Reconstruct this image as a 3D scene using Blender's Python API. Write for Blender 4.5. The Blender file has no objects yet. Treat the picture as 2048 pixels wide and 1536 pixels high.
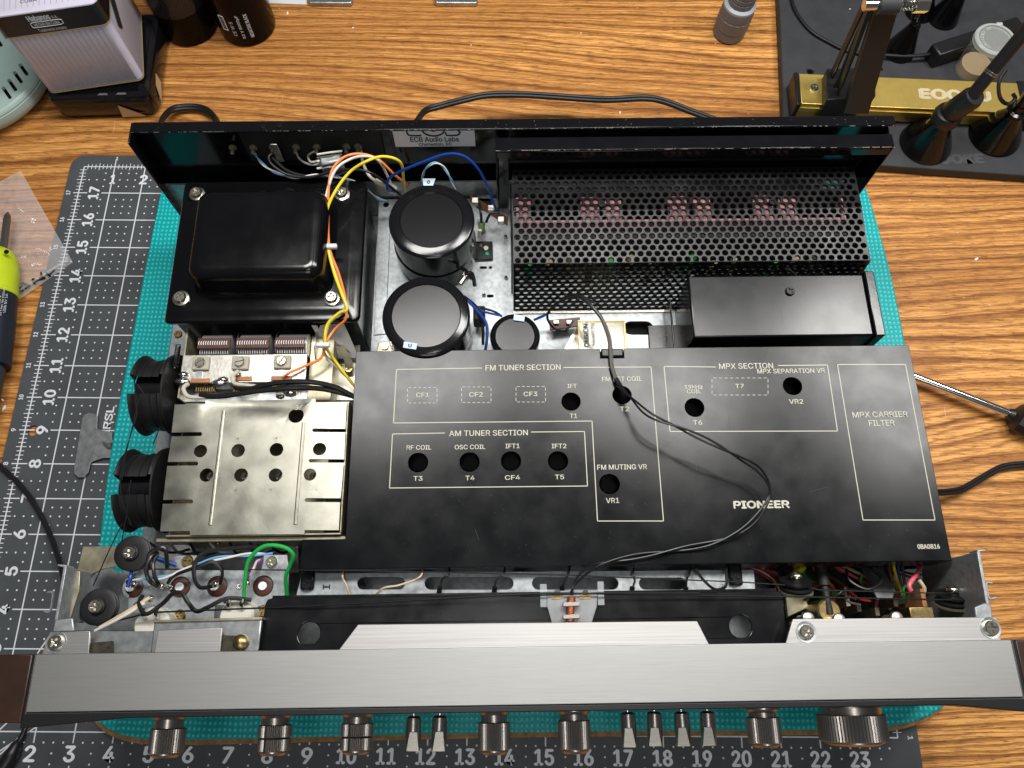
import bpy, bmesh, math, random
from mathutils import Vector, Matrix
random.seed(7)
R = math.radians
PI = math.pi
sc = bpy.context.scene
col = sc.collection
# one Blender unit is one inch
sc.unit_settings.system = 'IMPERIAL'
sc.unit_settings.scale_length = 0.0254

# ------------------------------------------------------------------ camera
FPX = 1583.6
CAM = Vector((14.0435, 2.5366, 22.0539))
CAMR = Matrix.Rotation(0.0067641, 3, 'Z') @ Matrix.Rotation(-0.0041457, 3, 'Y') @ Matrix.Rotation(0.3477222, 3, 'X')
cd = bpy.data.cameras.new('camera')
cam = bpy.data.objects.new('camera', cd); col.objects.link(cam)
cam.matrix_world = Matrix.Translation(CAM) @ CAMR.to_4x4()
cd.sensor_width = 36; cd.lens = 36 * FPX / 2048
cd.clip_start = 0.5; cd.clip_end = 500
sc.camera = cam

# ------------------------------------------------------------------ light
world = bpy.data.worlds.new('World'); sc.world = world; world.use_nodes = True
bg = world.node_tree.nodes['Background']
bg.inputs[0].default_value = (0.86, 0.93, 1.0, 1); bg.inputs[1].default_value = 0.08
def lamp(name, loc, target, sx, sy, watts, color):
    l = bpy.data.lights.new(name, 'AREA'); l.shape = 'RECTANGLE'; l.size = sx; l.size_y = sy
    l.energy = watts; l.color = color
    o = bpy.data.objects.new(name, l); col.objects.link(o)
    o.location = loc
    o.rotation_euler = (Vector(target) - Vector(loc)).to_track_quat('-Z', 'Y').to_euler()
    return o
for lx, lw, pw in ((8, 11, 5800), (22, 12, 6500), (37, 12, 6900)):
    lamp('bench_lamp', (lx, 19.8, 34), (lx * .5 + 7, 11, 3), lw, 6, pw, (1.0, 0.985, 0.95))
for lx in (10.2, 14.3, 18.4):
    lamp('ceiling_lamp', (lx, -3.5, 82), (14, 5, 0), 2.2, 18, 1750, (1.0, 1.0, 0.98))
lamp('front_fill', (13, -32, 50), (13, 8, 2), 24, 20, 6500, (1.0, 0.97, 0.93))  # added fill light from the front, lifts the rear sticker and near parts
sc.view_settings.view_transform = 'Standard'; sc.view_settings.look = 'None'
sc.view_settings.exposure = 0; sc.view_settings.gamma = 1
sc.render.engine = 'CYCLES'; sc.cycles.max_bounces = 7

# ------------------------------------------------------------------ pixel of the 2048x1536 photograph + height -> place
def at(px, py, z):
    d = CAMR @ Vector(((px - 1024) / FPX, -(py - 768) / FPX, -1))
    return CAM + d * ((z - CAM.z) / d.z)
RA = R(1.2); RO = Vector((14.2, 3.0))
def A(px, py, z):                      # the same in the frame of the receiver
    q = at(px, py, z); dx, dy = q.x - RO.x, q.y - RO.y
    return Vector((dx * math.cos(RA) + dy * math.sin(RA), -dx * math.sin(RA) + dy * math.cos(RA), z))
def ra(px, py, z, r):                  # pixel radius -> inches
    return (at(px + r, py, z) - at(px, py, z)).length

# ------------------------------------------------------------------ materials
def mat(name, c, rough=.5, metal=0., var=0., vscale=3., vstretch=(1, 1, 1), bump=0., bscale=20., bstretch=(1, 1, 1),
        c2=None, rvar=0., alpha=1., trans=0., ior=1.45, coat=0., spec=.5, aniso=0., emit=None, detail=4):
    m = bpy.data.materials.new(name); m.use_nodes = True
    nt = m.node_tree; N = nt.nodes; L = nt.links; p = N['Principled BSDF']
    p.inputs['Base Color'].default_value = (*c, 1); p.inputs['Roughness'].default_value = rough
    p.inputs['Metallic'].default_value = metal; p.inputs['IOR'].default_value = ior
    p.inputs['Specular IOR Level'].default_value = spec
    p.inputs['Coat Weight'].default_value = coat; p.inputs['Coat Roughness'].default_value = .12
    p.inputs['Transmission Weight'].default_value = trans; p.inputs['Alpha'].default_value = alpha
    tc = N.new('ShaderNodeTexCoord')
    def noise(scale, stretch, det=4):
        mp = N.new('ShaderNodeMapping'); mp.inputs['Scale'].default_value = stretch
        L.new(tc.outputs['Object'], mp.inputs['Vector'])
        n = N.new('ShaderNodeTexNoise'); n.inputs['Scale'].default_value = scale; n.inputs['Detail'].default_value = det
        L.new(mp.outputs[0], n.inputs['Vector']); return n.outputs['Fac']
    if var or c2:
        n = noise(vscale, vstretch, detail)
        mx = N.new('ShaderNodeMix'); mx.data_type = 'RGBA'
        cc = c2 if c2 else tuple(max(0, x * (1 - var)) for x in c)
        d = tuple(min(1, x * (1 + var)) for x in c) if not c2 else c
        mr = N.new('ShaderNodeMapRange'); mr.inputs[1].default_value = .3; mr.inputs[2].default_value = .7
        L.new(n, mr.inputs[0]); L.new(mr.outputs[0], mx.inputs[0])
        mx.inputs[6].default_value = (*cc, 1); mx.inputs[7].default_value = (*d, 1)
        L.new(mx.outputs[2], p.inputs['Base Color'])
    if rvar:
        n = noise(1.6, vstretch, 5)
        mr = N.new('ShaderNodeMapRange'); mr.inputs[1].default_value = .3; mr.inputs[2].default_value = .7
        mr.inputs[3].default_value = max(.02, rough - rvar); mr.inputs[4].default_value = rough + rvar
        L.new(n, mr.inputs[0]); L.new(mr.outputs[0], p.inputs['Roughness'])
    if bump:
        n = noise(bscale, bstretch, 3)
        b = N.new('ShaderNodeBump'); b.inputs['Strength'].default_value = bump; b.inputs['Distance'].default_value = .02
        L.new(n, b.inputs['Height']); L.new(b.outputs[0], p.inputs['Normal'])
    if aniso:
        p.inputs['Anisotropic'].default_value = aniso
        v = N.new('ShaderNodeCombineXYZ'); v.inputs[1].default_value = 1
        L.new(v.outputs[0], p.inputs['Tangent'])
    if emit:
        p.inputs['Emission Color'].default_value = (*emit, 1); p.inputs['Emission Strength'].default_value = 1
    return m
def wood_mat():
    m = bpy.data.materials.new('oak_laminate'); m.use_nodes = True
    nt = m.node_tree; N = nt.nodes; L = nt.links; p = N['Principled BSDF']
    tc = N.new('ShaderNodeTexCoord'); sp = N.new('ShaderNodeSeparateXYZ'); L.new(tc.outputs['Object'], sp.inputs[0])
    def M(op, a, b=0., c=None):
        n = N.new('ShaderNodeMath'); n.operation = op
        for i, v in enumerate((a, b, c)):
            if v is None: continue
            if hasattr(v, 'links') or hasattr(v, 'is_linked'): L.new(v, n.inputs[i])
            else: n.inputs[i].default_value = v
        return n.outputs[0]
    def noise(sx, sy, det=2, rough=.5, off=0):
        mp = N.new('ShaderNodeMapping'); mp.inputs['Scale'].default_value = (sx, sy, 1); mp.inputs['Location'].default_value = (off, off * .7, 0)
        L.new(tc.outputs['Object'], mp.inputs[0])
        n = N.new('ShaderNodeTexNoise'); n.inputs['Scale'].default_value = 1; n.inputs['Detail'].default_value = det
        n.inputs['Roughness'].default_value = rough; L.new(mp.outputs[0], n.inputs[0]); return n.outputs['Fac']
    def ramp(v, stops):
        r = N.new('ShaderNodeValToRGB'); L.new(v, r.inputs[0]); e = r.color_ramp.elements
        while len(e) < len(stops): e.new(.5)
        for i, (q, c) in enumerate(stops):
            e[i].position = q; e[i].color = (*c, 1) if len(c) == 3 else c
        return r.outputs[0]
    big = noise(.036, .15, 1.5, .4, WOFF)
    small = noise(.22, 1.9, 4, .62, 9)
    t = M('ADD', M('MULTIPLY', sp.outputs[1], 2.0), M('MULTIPLY', big, 12.5))
    t = M('ADD', t, M('MULTIPLY', small, .8))
    fr = M('FRACT', t)
    ring = ramp(fr, [(0, (.05,) * 3), (.07, (.78,) * 3), (.28, (1,) * 3), (.78, (.86,) * 3), (.95, (.30,) * 3), (1, (.05,) * 3)])
    lm = N.new('ShaderNodeMapRange'); L.new(noise(.10, .9, 3, .6, 17), lm.inputs[0]); lm.inputs[1].default_value = .38; lm.inputs[2].default_value = .62; lm.inputs[3].default_value = .62; lm.inputs[4].default_value = 1.12
    ring = M('SUBTRACT', 1.0, M('MULTIPLY', M('SUBTRACT', 1.0, ring), lm.outputs[0]))
    t2 = M('FRACT', M('ADD', M('MULTIPLY', t, 2.7), M('MULTIPLY', noise(.5, 3, 2, .5, 4), 1.5)))
    ring2 = ramp(t2, [(0, (.5,) * 3), (.25, (1,) * 3), (.8, (.9,) * 3), (1, (.5,) * 3)])
    drift = N.new('ShaderNodeMapRange'); L.new(noise(.05, .35, 2, .5, 14), drift.inputs[0]); drift.inputs[1].default_value = .35; drift.inputs[2].default_value = .65; drift.inputs[3].default_value = .74; drift.inputs[4].default_value = 1.03
    grad = M('MULTIPLY', M('MULTIPLY', ring, ring2), drift.outputs[0])
    fib = noise(.9, 30, 4, .65, 2)
    fibm = N.new('ShaderNodeMapRange'); L.new(fib, fibm.inputs[0]); fibm.inputs[1].default_value = .3; fibm.inputs[2].default_value = .72
    fibm.inputs[3].default_value = -.28; fibm.inputs[4].default_value = .22
    g = M('ADD', grad, fibm.outputs[0])
    colr = ramp(g, [(0, (.16, .055, .013)), (.3, (.30, .113, .026)), (.70, (.47, .205, .052)), (1, (.82, .41, .118))])
    # pores: short dark dashes, thicker in the late wood
    pore = noise(2.6, 40, 2, .5, 6)
    th = M('SUBTRACT', M('MULTIPLY', ring, .085), -.525)
    pm = M('GREATER_THAN', pore, th)
    mx = N.new('ShaderNodeMix'); mx.data_type = 'RGBA'; L.new(M('MULTIPLY', pm, .62), mx.inputs[0]); L.new(colr, mx.inputs[6])
    mx.inputs[7].default_value = (.10, .037, .012, 1)
    # scuffs: pale scratches in patches
    sc_n = noise(9, .7, 2, .5, 3); patch = noise(.09, .11, 1, .5, 21)
    sm = M('MULTIPLY', M('GREATER_THAN', sc_n, .735), M('GREATER_THAN', patch, .56))
    fleck = M('MULTIPLY', M('GREATER_THAN', noise(7, 7, 3, .6, 31), .70), M('GREATER_THAN', noise(.12, .12, 1, .5, 45), .53))
    mx2 = N.new('ShaderNodeMix'); mx2.data_type = 'RGBA'
    L.new(M('MINIMUM', M('ADD', M('MULTIPLY', sm, .35), M('MULTIPLY', fleck, .45)), .6), mx2.inputs[0]); L.new(mx.outputs[2], mx2.inputs[6]); mx2.inputs[7].default_value = (.62, .47, .36, 1)
    L.new(mx2.outputs[2], p.inputs['Base Color']); p.inputs['Specular IOR Level'].default_value = .28
    rr = N.new('ShaderNodeMapRange'); L.new(fib, rr.inputs[0]); rr.inputs[3].default_value = .42; rr.inputs[4].default_value = .6
    L.new(rr.outputs[0], p.inputs['Roughness'])
    b = N.new('ShaderNodeBump'); b.inputs['Strength'].default_value = .35; b.inputs['Distance'].default_value = .01
    L.new(M('SUBTRACT', g, M('MULTIPLY', pm, .4)), b.inputs['Height']); L.new(b.outputs[0], p.inputs['Normal'])
    return m
WOFF = 3.3
def foam_mat():
    m = bpy.data.materials.new('woven_teal_rubber'); m.use_nodes = True
    nt = m.node_tree; N = nt.nodes; L = nt.links; p = N['Principled BSDF']
    tc = N.new('ShaderNodeTexCoord')
    n0 = N.new('ShaderNodeTexNoise'); n0.inputs['Scale'].default_value = 2.2; L.new(tc.outputs['Object'], n0.inputs[0])
    add = N.new('ShaderNodeMixRGB'); add.blend_type = 'LINEAR_LIGHT'; add.inputs[0].default_value = .045
    L.new(tc.outputs['Object'], add.inputs[1]); L.new(n0.outputs['Color'], add.inputs[2])
    outs = []
    for dirn, sc_, in (('X', 2.5), ('Y', 2.15)):
        w = N.new('ShaderNodeTexWave'); w.bands_direction = dirn; w.inputs['Scale'].default_value = sc_
        w.inputs['Distortion'].default_value = .0
        L.new(add.outputs[0], w.inputs[0]); outs.append(w.outputs['Fac'])
    mu = N.new('ShaderNodeMath'); mu.operation = 'MULTIPLY'; L.new(outs[0], mu.inputs[0]); L.new(outs[1], mu.inputs[1])
    n = N.new('ShaderNodeTexNoise'); n.inputs['Scale'].default_value = 16; n.inputs['Detail'].default_value = 4; L.new(tc.outputs['Object'], n.inputs[0])
    hh = N.new('ShaderNodeMath'); hh.operation = 'MULTIPLY_ADD'; L.new(n.outputs['Fac'], hh.inputs[0]); hh.inputs[1].default_value = .6; L.new(mu.outputs[0], hh.inputs[2])
    r = N.new('ShaderNodeValToRGB'); L.new(hh.outputs[0], r.inputs[0]); e = r.color_ramp.elements
    e[0].position = .2; e[0].color = (.0, .27, .275, 1); e[1].position = .95; e[1].color = (.001, .41, .43, 1)
    x = e.new(1.0); x.color = (.05, .55, .52, 1)
    L.new(r.outputs[0], p.inputs['Base Color'])
    p.inputs['Roughness'].default_value = .42; p.inputs['Specular IOR Level'].default_value = .35
    b = N.new('ShaderNodeBump'); b.inputs['Strength'].default_value = .5; b.inputs['Distance'].default_value = .02
    L.new(hh.outputs[0], b.inputs['Height']); L.new(b.outputs[0], p.inputs['Normal'])
    return m
K = {}
K['wood'] = wood_mat(); K['foam'] = foam_mat()
K['mat'] = mat('grey_mat_vinyl', (.058, .064, .070), .55, var=.12, vscale=1.2, bump=.15, bscale=60)
K['print'] = mat('white_ink', (.66, .68, .72), .6)
K['printbright'] = mat('white_ink_brightened', (.80, .82, .86), .6)  # same white ink, colour lightened to make up for dimmer light there
K['hardboard'] = mat('hardboard', (.26, .15, .065), .8, var=.35, vscale=6, bump=.4)
K['black'] = mat('black_enamel', (.006, .006, .007), .22, rvar=.07, coat=.15, bump=.05, bscale=9)
K['blackgloss'] = mat('glossy_black_enamel', (.004, .004, .005), .15, rvar=.04, bump=.03, bscale=3)
K['cover'] = mat('satin_black_paint', (.0020, .0024, .0032), .225, rvar=.035, bump=.02, bscale=55, spec=.30)
K['boxpaint'] = mat('brushed_black_paint', (.003, .0035, .0045), .22, rvar=.02, bump=.01, bscale=14, bstretch=(.15, 6, 1), spec=.55)
K['bell'] = mat('black_lacquer', (.003, .003, .0035), .16, rvar=.04, bump=.035, bscale=1.6)
K['blackplastic'] = mat('black_plastic', (.010, .010, .011), .38, bump=.1, bscale=40)
K['rubber'] = mat('black_rubber', (.0055, .0055, .006), .50, bump=.1, bscale=40)
K['captop'] = mat('speckled_black_sleeve', (.003, .003, .004), .22, bump=.03, bscale=70, spec=.42)
K['capside'] = mat('shrink_sleeve', (.006, .006, .007), .14, bump=.05, bscale=6)
K['alu'] = mat('brushed_aluminium', (.405, .402, .39), .50, 1., var=.06, vscale=7, vstretch=(.22, 14, 1), bump=.05, bscale=10, bstretch=(.3, 26, 1), aniso=.05, detail=8)
K['aluraw'] = mat('aluminium_flange', (.50, .485, .475), .46, 1., var=.13, vscale=2.4, vstretch=(.12, 11, 1), bump=.05, bscale=8, bstretch=(.1, 14, 1), aniso=.05)
K['galv'] = mat('galvanised_steel', (.345, .365, .375), .44, .6, var=.2, vscale=9, rvar=.06, bump=.10, bscale=30)
K['galvdull'] = mat('dull_zinc', (.42, .44, .44), .38, .9, var=.25, vscale=5, bump=.1)
K['olive'] = mat('passivated_steel', (.44, .40, .29), .38, .7, c2=(.28, .25, .17), vscale=3.5, rvar=.08, bump=.12, bscale=20)
K['tuner'] = mat('tin_plate', (.44, .43, .365), .38, 1., c2=(.27, .262, .22), vscale=1.5, detail=7, rvar=.06, bump=.05, bscale=24)
K['silver'] = mat('silver_plate', (.74, .72, .66), .36, .9, c2=(.50, .47, .40), vscale=9, bump=.12)
K['brass'] = mat('brass', (.34, .25, .11), .34, 1., var=.3, vscale=12)
K['gold'] = mat('gold_anodised', (.86, .62, .17), .42, 1., var=.05, bump=.15, bscale=80)
K['screw'] = mat('screw_steel', (.62, .58, .50), .24, 1., var=.12, vscale=20)
K['screwblack'] = mat('black_screw', (.02, .02, .022), .28, .6)
K['chrome'] = mat('chrome', (.80, .79, .77), .12, 1.)
K['gun'] = mat('gunmetal', (.46, .42, .385), .32, 1., var=.06)
K['gunflat'] = mat('brushed_lever_face', (.60, .57, .51), .42, 1., bump=.2, bscale=14, bstretch=(.2, 5, 1), var=.1)
K['bakelite'] = mat('brown_phenolic', (.065, .018, .010), .45, var=.25, vscale=8)
K['fibre'] = mat('orange_phenolic', (.36, .15, .06), .5, var=.2, vscale=9)
K['whiteplastic'] = mat('ivory_plastic', (.62, .60, .52), .45, var=.05)
K['trimmer'] = mat('beige_ceramic', (.36, .33, .27), .55, var=.1)
K['vane'] = mat('vane_aluminium', (.80, .80, .78), .35, .7)
K['solder'] = mat('solder', (.62, .61, .60), .18, 1., bump=.4, bscale=12)
K['copper'] = mat('enamelled_copper', (.36, .10, .035), .3, .6, bump=.8, bscale=14, bstretch=(1, 6, 1))
K['darkwood'] = mat('dark_walnut_end', (.030, .0125, .0075), .42, var=.2, vscale=3)
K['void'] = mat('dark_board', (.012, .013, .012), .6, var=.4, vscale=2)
K['pcb'] = mat('green_board', (.02, .075, .045), .5, var=.5, vscale=3)
K['pink'] = mat('pink_insulator', (.60, .26, .28), .6, var=.2)
K['tie'] = mat('white_nylon', (.72, .76, .82), .35, trans=.25)
K['label'] = mat('white_label', (.84, .86, .90), .42, var=.03)
K['labelblue'] = mat('pale_blue_label', (.48, .58, .70), .5)
K['ink'] = mat('black_ink', (.01, .01, .012), .5)
K['red'] = mat('red_ink', (.5, .06, .03), .5)
K['cream'] = mat('cream_silkscreen', (.52, .50, .41), .55)
K['mint'] = mat('mint_plastic', (.34, .45, .42), .35, var=.03, bump=.06, bscale=50)
K['lilac'] = mat('lilac_tin', (.60, .57, .70), .30, var=.03, coat=.2)
K['tinline'] = mat('tan_ink', (.42, .36, .32), .4)
K['map'] = mat('olive_map_ink', (.40, .36, .17), .4, var=.2, vscale=3)
K['tinblack'] = mat('black_tin_band', (.010, .008, .008), .25)
K['gilt'] = mat('gilt_edge', (.42, .33, .17), .35, .5)
K['can'] = mat('dark_brown_sleeve', (.006, .004, .003), .2, spec=.08, bump=.12, bscale=2, rvar=.07)
K['greyplas'] = mat('grey_plastic', (.135, .135, .14), .45, var=.05)
K['lightgrey'] = mat('light_grey_plastic', (.36, .40, .44), .4)
K['base'] = mat('charcoal_silicone', (.030, .031, .035), .62, var=.15, vscale=2, bump=.12, bscale=50)
K['baselogo'] = mat('grey_moulding', (.060, .060, .062), .6)
K['goldlogo'] = mat('engraved_pale', (.66, .56, .38), .5, .3)
K['lime'] = mat('lime_plastic', (.50, .62, .015), .35, var=.04)
K['navy'] = mat('navy_grip', (.012, .016, .024), .45)
K['darkgrey'] = mat('dark_grey_grip', (.035, .037, .04), .5)
K['bag'] = mat('clear_polythene', (.92, .90, .92), .10, alpha=.15, bump=1.0, bscale=3.2, spec=1.0)
K['clear'] = mat('clear_polypropylene', (.55, .58, .55), .12, alpha=.22, bump=.2, bscale=3, spec=.8)
K['frost'] = mat('frosted_rim', (.62, .64, .62), .25, alpha=.55)
K['tan'] = mat('tan_paper', (.50, .36, .20), .6)
K['relay'] = mat('amber_clear_plastic', (.75, .60, .22), .15, alpha=.80, var=.1)
K['relaytop'] = mat('clear_relay_case', (.62, .58, .42), .10, alpha=.38, spec=.9)
K['relayin'] = mat('relay_inner', (.42, .41, .35), .4, c2=(.10, .095, .08), vscale=5)
K['foamblack'] = mat('worn_black_foam', (.02, .019, .016), .95, c2=(.06, .05, .03), vscale=11, bump=1, bscale=22)
K['guide'] = mat('grey_sheet', (.62, .61, .58), .5, .1, var=.08)
K['film'] = mat('smoky_film', (.05, .045, .045), .12, alpha=.35, bump=1, bscale=2, spec=.9)
K['paper'] = mat('white_paper', (.62, .62, .66), .6)
K['tape'] = mat('clear_tape', (.7, .75, .78), .25, alpha=.25)
K['dialmetal'] = mat('etched_aluminium', (.24, .245, .25), .4, .8, var=.12, vscale=4)
K['greenpaint'] = mat('green_lock_paint', (.0, .26, .14), .4)
K['resistor'] = mat('green_resistor', (.09, .14, .045), .35)
for n, c in dict(yellow=(.76, .60, .03), orange=(.80, .22, .05), white=(.68, .64, .58), blue=(.005, .04, .26), lblue=(.12, .36, .62),
                 green=(.01, .36, .06), black=(.010, .010, .011), red=(.42, .02, .02), pinkw=(.65, .10, .14), cream=(.60, .48, .30),
                 brown=(.10, .04, .02), grey=(.09, .085, .075), violet=(.16, .05, .18), braid=(.40, .40, .37), clearw=(.50, .46, .38)).items():
    K['w_' + n] = mat(n + '_insulation', c, .32, spec=.5, var=.06, vscale=5)
def darkcover(): pass

# ------------------------------------------------------------------ mesh builder
class MB:
    def __init__(s): s.v = []; s.f = []
    def add(s, vs, fs):
        o = len(s.v); s.v += [tuple(v) for v in vs]; s.f += [tuple(i + o for i in f) for f in fs]; return s
    def box(s, x0, x1, y0, y1, z0, z1):
        vs = [(x, y, z) for z in (z0, z1) for y in (y0, y1) for x in (x0, x1)]
        return s.add(vs, [(0, 2, 3, 1), (4, 5, 7, 6), (0, 1, 5, 4), (2, 6, 7, 3), (0, 4, 6, 2), (1, 3, 7, 5)])
    def prism(s, pts, z0, z1=None, dz=None):   # pts: list of 2D/3D; top z per point from z1 or the point itself
        n = len(pts)
        ar = sum(pts[i][0] * pts[(i + 1) % n][1] - pts[(i + 1) % n][0] * pts[i][1] for i in range(n))
        if ar < 0: pts = pts[::-1]
        top = [(p[0], p[1], z1 if z1 is not None else p[2]) for p in pts]
        bot = [(p[0], p[1], (z0 if dz is None else t[2] - dz)) for p, t in zip(pts, top)]
        return s.add(bot + top, [tuple(range(n))[::-1], tuple(range(n, 2 * n))] + [(i, (i + 1) % n, n + (i + 1) % n, n + i) for i in range(n)])
    def plate(s, outline, holes, z1, th):
        bm = bmesh.new(); loops = []
        for lp in [outline] + holes:
            vs = [bm.verts.new((p[0], p[1], 0)) for p in lp]; es = [bm.edges.new((vs[i], vs[(i + 1) % len(vs)])) for i in range(len(vs))]
            loops.append(vs)
        bmesh.ops.triangle_fill(bm, use_beauty=True, use_dissolve=False, edges=bm.edges[:], normal=(0, 0, 1))
        bm.verts.index_update(); bm.normal_update()
        vs = [v.co.copy() for v in bm.verts]; fs = []
        for f in bm.faces:
            t = [v.index for v in f.verts]
            if f.normal.z < 0: t = t[::-1]
            fs.append(t)
        n = len(vs); lz = (lambda v: z1) if not callable(z1) else (lambda v: z1(v.x, v.y))
        V = [(v.x, v.y, lz(v)) for v in vs] + [(v.x, v.y, lz(v) - th) for v in vs]
        F = fs + [tuple(i + n for i in f)[::-1] for f in fs]
        for li, lp in enumerate(loops):
            idx = [v.index for v in lp]
            ar = sum(vs[idx[i]].x * vs[idx[(i + 1) % len(idx)]].y - vs[idx[(i + 1) % len(idx)]].x * vs[idx[i]].y for i in range(len(idx)))
            flip = (ar < 0) != (li > 0)
            for i in range(len(idx)):
                a, b = idx[i], idx[(i + 1) % len(idx)]
                if flip: a, b = b, a
                F.append((a, a + n, b + n, b))
        bm.free()
        return s.add(V, F)
    def lathe(s, prof, n=32, M=None, teeth=None, capb=True, capt=True, arc=None):   # prof [(r, z)], along local z
        V = []; F = []
        full = arc is None; a0, a1 = arc or (0, 2 * PI)
        m = n if full else n + 1
        for (r, z) in prof:
            for i in range(m):
                a = a0 + (a1 - a0) * i / n
                rr = r
                if teeth and i % 2: rr = r - teeth if (teeth and teeth_on(prof, z)) else r
                V.append((rr * math.cos(a), rr * math.sin(a), z))
        for k in range(len(prof) - 1):
            for i in range(n):
                j = (i + 1) % m
                F.append((k * m + i, k * m + j, (k + 1) * m + j, (k + 1) * m + i))
        if capb: F.append(tuple(range(m))[::-1])
        if capt: F.append(tuple(range((len(prof) - 1) * m, len(prof) * m)))
        if M is not None: V = [M @ Vector(v) for v in V]
        return s.add(V, F)
    def cyl(s, p0, p1, r0, r1=None, n=20):
        p0 = Vector(p0); p1 = Vector(p1); r1 = r0 if r1 is None else r1
        M = Matrix.Translation(p0) @ (p1 - p0).to_track_quat('Z', 'Y').to_matrix().to_4x4()
        return s.lathe([(r0, 0), (r1, (p1 - p0).length)], n, M)
    def tube(s, pts, r, n=8, sub=6, smooth=True):
        P = [Vector(p) for p in pts]
        if smooth and len(P) > 2:
            Q = []
            for i in range(len(P) - 1):
                p0 = P[max(0, i - 1)]; p1 = P[i]; p2 = P[i + 1]; p3 = P[min(len(P) - 1, i + 2)]
                for k in range(sub):
                    t = k / sub
                    Q.append(.5 * ((2 * p1) + (p2 - p0) * t + (2 * p0 - 5 * p1 + 4 * p2 - p3) * t * t + (3 * p1 - p0 - 3 * p2 + p3) * t ** 3))
            Q.append(P[-1]); P = Q
        V = []; F = []; up = Vector((0, 0, 1)); prev = None
        for i, p in enumerate(P):
            t = (P[min(i + 1, len(P) - 1)] - P[max(i - 1, 0)])
            if t.length < 1e-9: t = Vector((1, 0, 0))
            t.normalize()
            if prev is None:
                prev = t.cross(up) if t.cross(up).length > .1 else t.cross(Vector((1, 0, 0)))
            a = (prev - t * prev.dot(t)).normalized(); prev = a; b = t.cross(a)
            rr = r(i / (len(P) - 1)) if callable(r) else r
            V += [p + (a * math.cos(2 * PI * k / n) + b * math.sin(2 * PI * k / n)) * rr for k in range(n)]
        for i in range(len(P) - 1):
            for k in range(n):
                k2 = (k + 1) % n
                F.append((i * n + k, i * n + k2, (i + 1) * n + k2, (i + 1) * n + k))
        F += [tuple(range(n))[::-1], tuple(range((len(P) - 1) * n, len(P) * n))]
        return s.add(V, F)
    def quad(s, a, b, c, d): return s.add([a, b, c, d], [(0, 1, 2, 3)])
    def rrect_loft(s, rings, n=6, captop=True):          # rings (cx, cy, hw, hh, rad, z)
        V = []; F = []; m = 4 * (n + 1)
        for (cx, cy, hw, hh, rad, z) in rings:
            V += [(x, y, z) for x, y in rrect(cx, cy, hw, hh, rad, n)]
        for k in range(len(rings) - 1):
            for i in range(m):
                j = (i + 1) % m
                F.append((k * m + i, k * m + j, (k + 1) * m + j, (k + 1) * m + i))
        F.append(tuple(range(m))[::-1]); F.append(tuple(range((len(rings) - 1) * m, len(rings) * m)))
        return s.add(V, F)
    def xform(s, M): s.v = [tuple(M @ Vector(v)) for v in s.v]; return s
def teeth_on(prof, z): return True
def rrect(cx, cy, hw, hh, rad, n=6):
    out = []
    for qx, qy, a0 in ((1, 1, 0), (-1, 1, 90), (-1, -1, 180), (1, -1, 270)):
        for i in range(n + 1):
            a = R(a0 + 90 * i / n)
            out.append((cx + qx * (hw - rad) + rad * math.cos(a), cy + qy * (hh - rad) + rad * math.sin(a)))
    return out
def circ(c, r, n=24, ph=0): return [(c[0] + r * math.cos(2 * PI * i / n + ph), c[1] + r * math.sin(2 * PI * i / n + ph)) for i in range(n)]
def pill(p0, p1, r, n=8):
    p0 = Vector(p0[:2]); p1 = Vector(p1[:2]); a = math.atan2(p1.y - p0.y, p1.x - p0.x); out = []
    for i in range(n + 1):
        t = a - PI / 2 + PI * i / n; out.append((p1.x + r * math.cos(t), p1.y + r * math.sin(t)))
    for i in range(n + 1):
        t = a + PI / 2 + PI * i / n; out.append((p0.x + r * math.cos(t), p0.y + r * math.sin(t)))
    return out

FR = {}
def thing(name, label, cat, loc, rotz=0, group=None):
    o = bpy.data.objects.new(name, None); col.objects.link(o); o.empty_display_size = .3
    o.location = loc; o.rotation_euler = (0, 0, rotz); o['label'] = label; o['category'] = cat
    if group: o['group'] = group
    FR[o] = (Matrix.Translation(loc) @ Matrix.Rotation(rotz, 4, 'Z')).inverted()
    return o
def obj(name, mb, m, parent=None, smooth=35, bevel=0, local=False, base=False, seg=2):
    V = mb.v
    if parent is not None and parent in FR and not local:
        V = [FR[parent] @ Vector(v) for v in V]
    lo = [min(v[i] for v in V) for i in range(3)]; hi = [max(v[i] for v in V) for i in range(3)]
    c = Vector(((lo[0] + hi[0]) / 2, (lo[1] + hi[1]) / 2, lo[2] if (base or parent is None) else (lo[2] + hi[2]) / 2))
    me = bpy.data.meshes.new(name); me.from_pydata([(v[0] - c.x, v[1] - c.y, v[2] - c.z) for v in V], [], mb.f); me.update()
    me.materials.append(K[m])
    o = bpy.data.objects.new(name, me); col.objects.link(o)
    pc = PC.get(parent, Vector())
    o.location = c - pc
    if parent is not None: o.parent = parent
    PC[o] = c if parent is not None else Vector()
    if parent is not None: LOCAL.add(o)
    if smooth:
        me.polygons.foreach_set('use_smooth', [True] * len(me.polygons)); me.set_sharp_from_angle(angle=R(smooth))
    if bevel:
        b = o.modifiers.new('bevel', 'BEVEL'); b.width = bevel; b.segments = seg; b.limit_method = 'ANGLE'; b.angle_limit = R(50)
    if parent in FR or parent in ROOT: ROOT[o] = ROOT.get(parent, parent)
    return o
PC = {}; LOCAL = set(); ROOT = {}
def sub(name, mb, m, parent, **k):      # sub-part: vertices in the frame of the thing
    r = ROOT.get(parent)
    loc_ = k.pop('local', False)
    if r is not None and r in FR and not loc_:
        mb.v = [tuple(FR[r] @ Vector(v)) for v in mb.v]
    return obj(name, mb, m, parent, local=True, **k)
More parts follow.
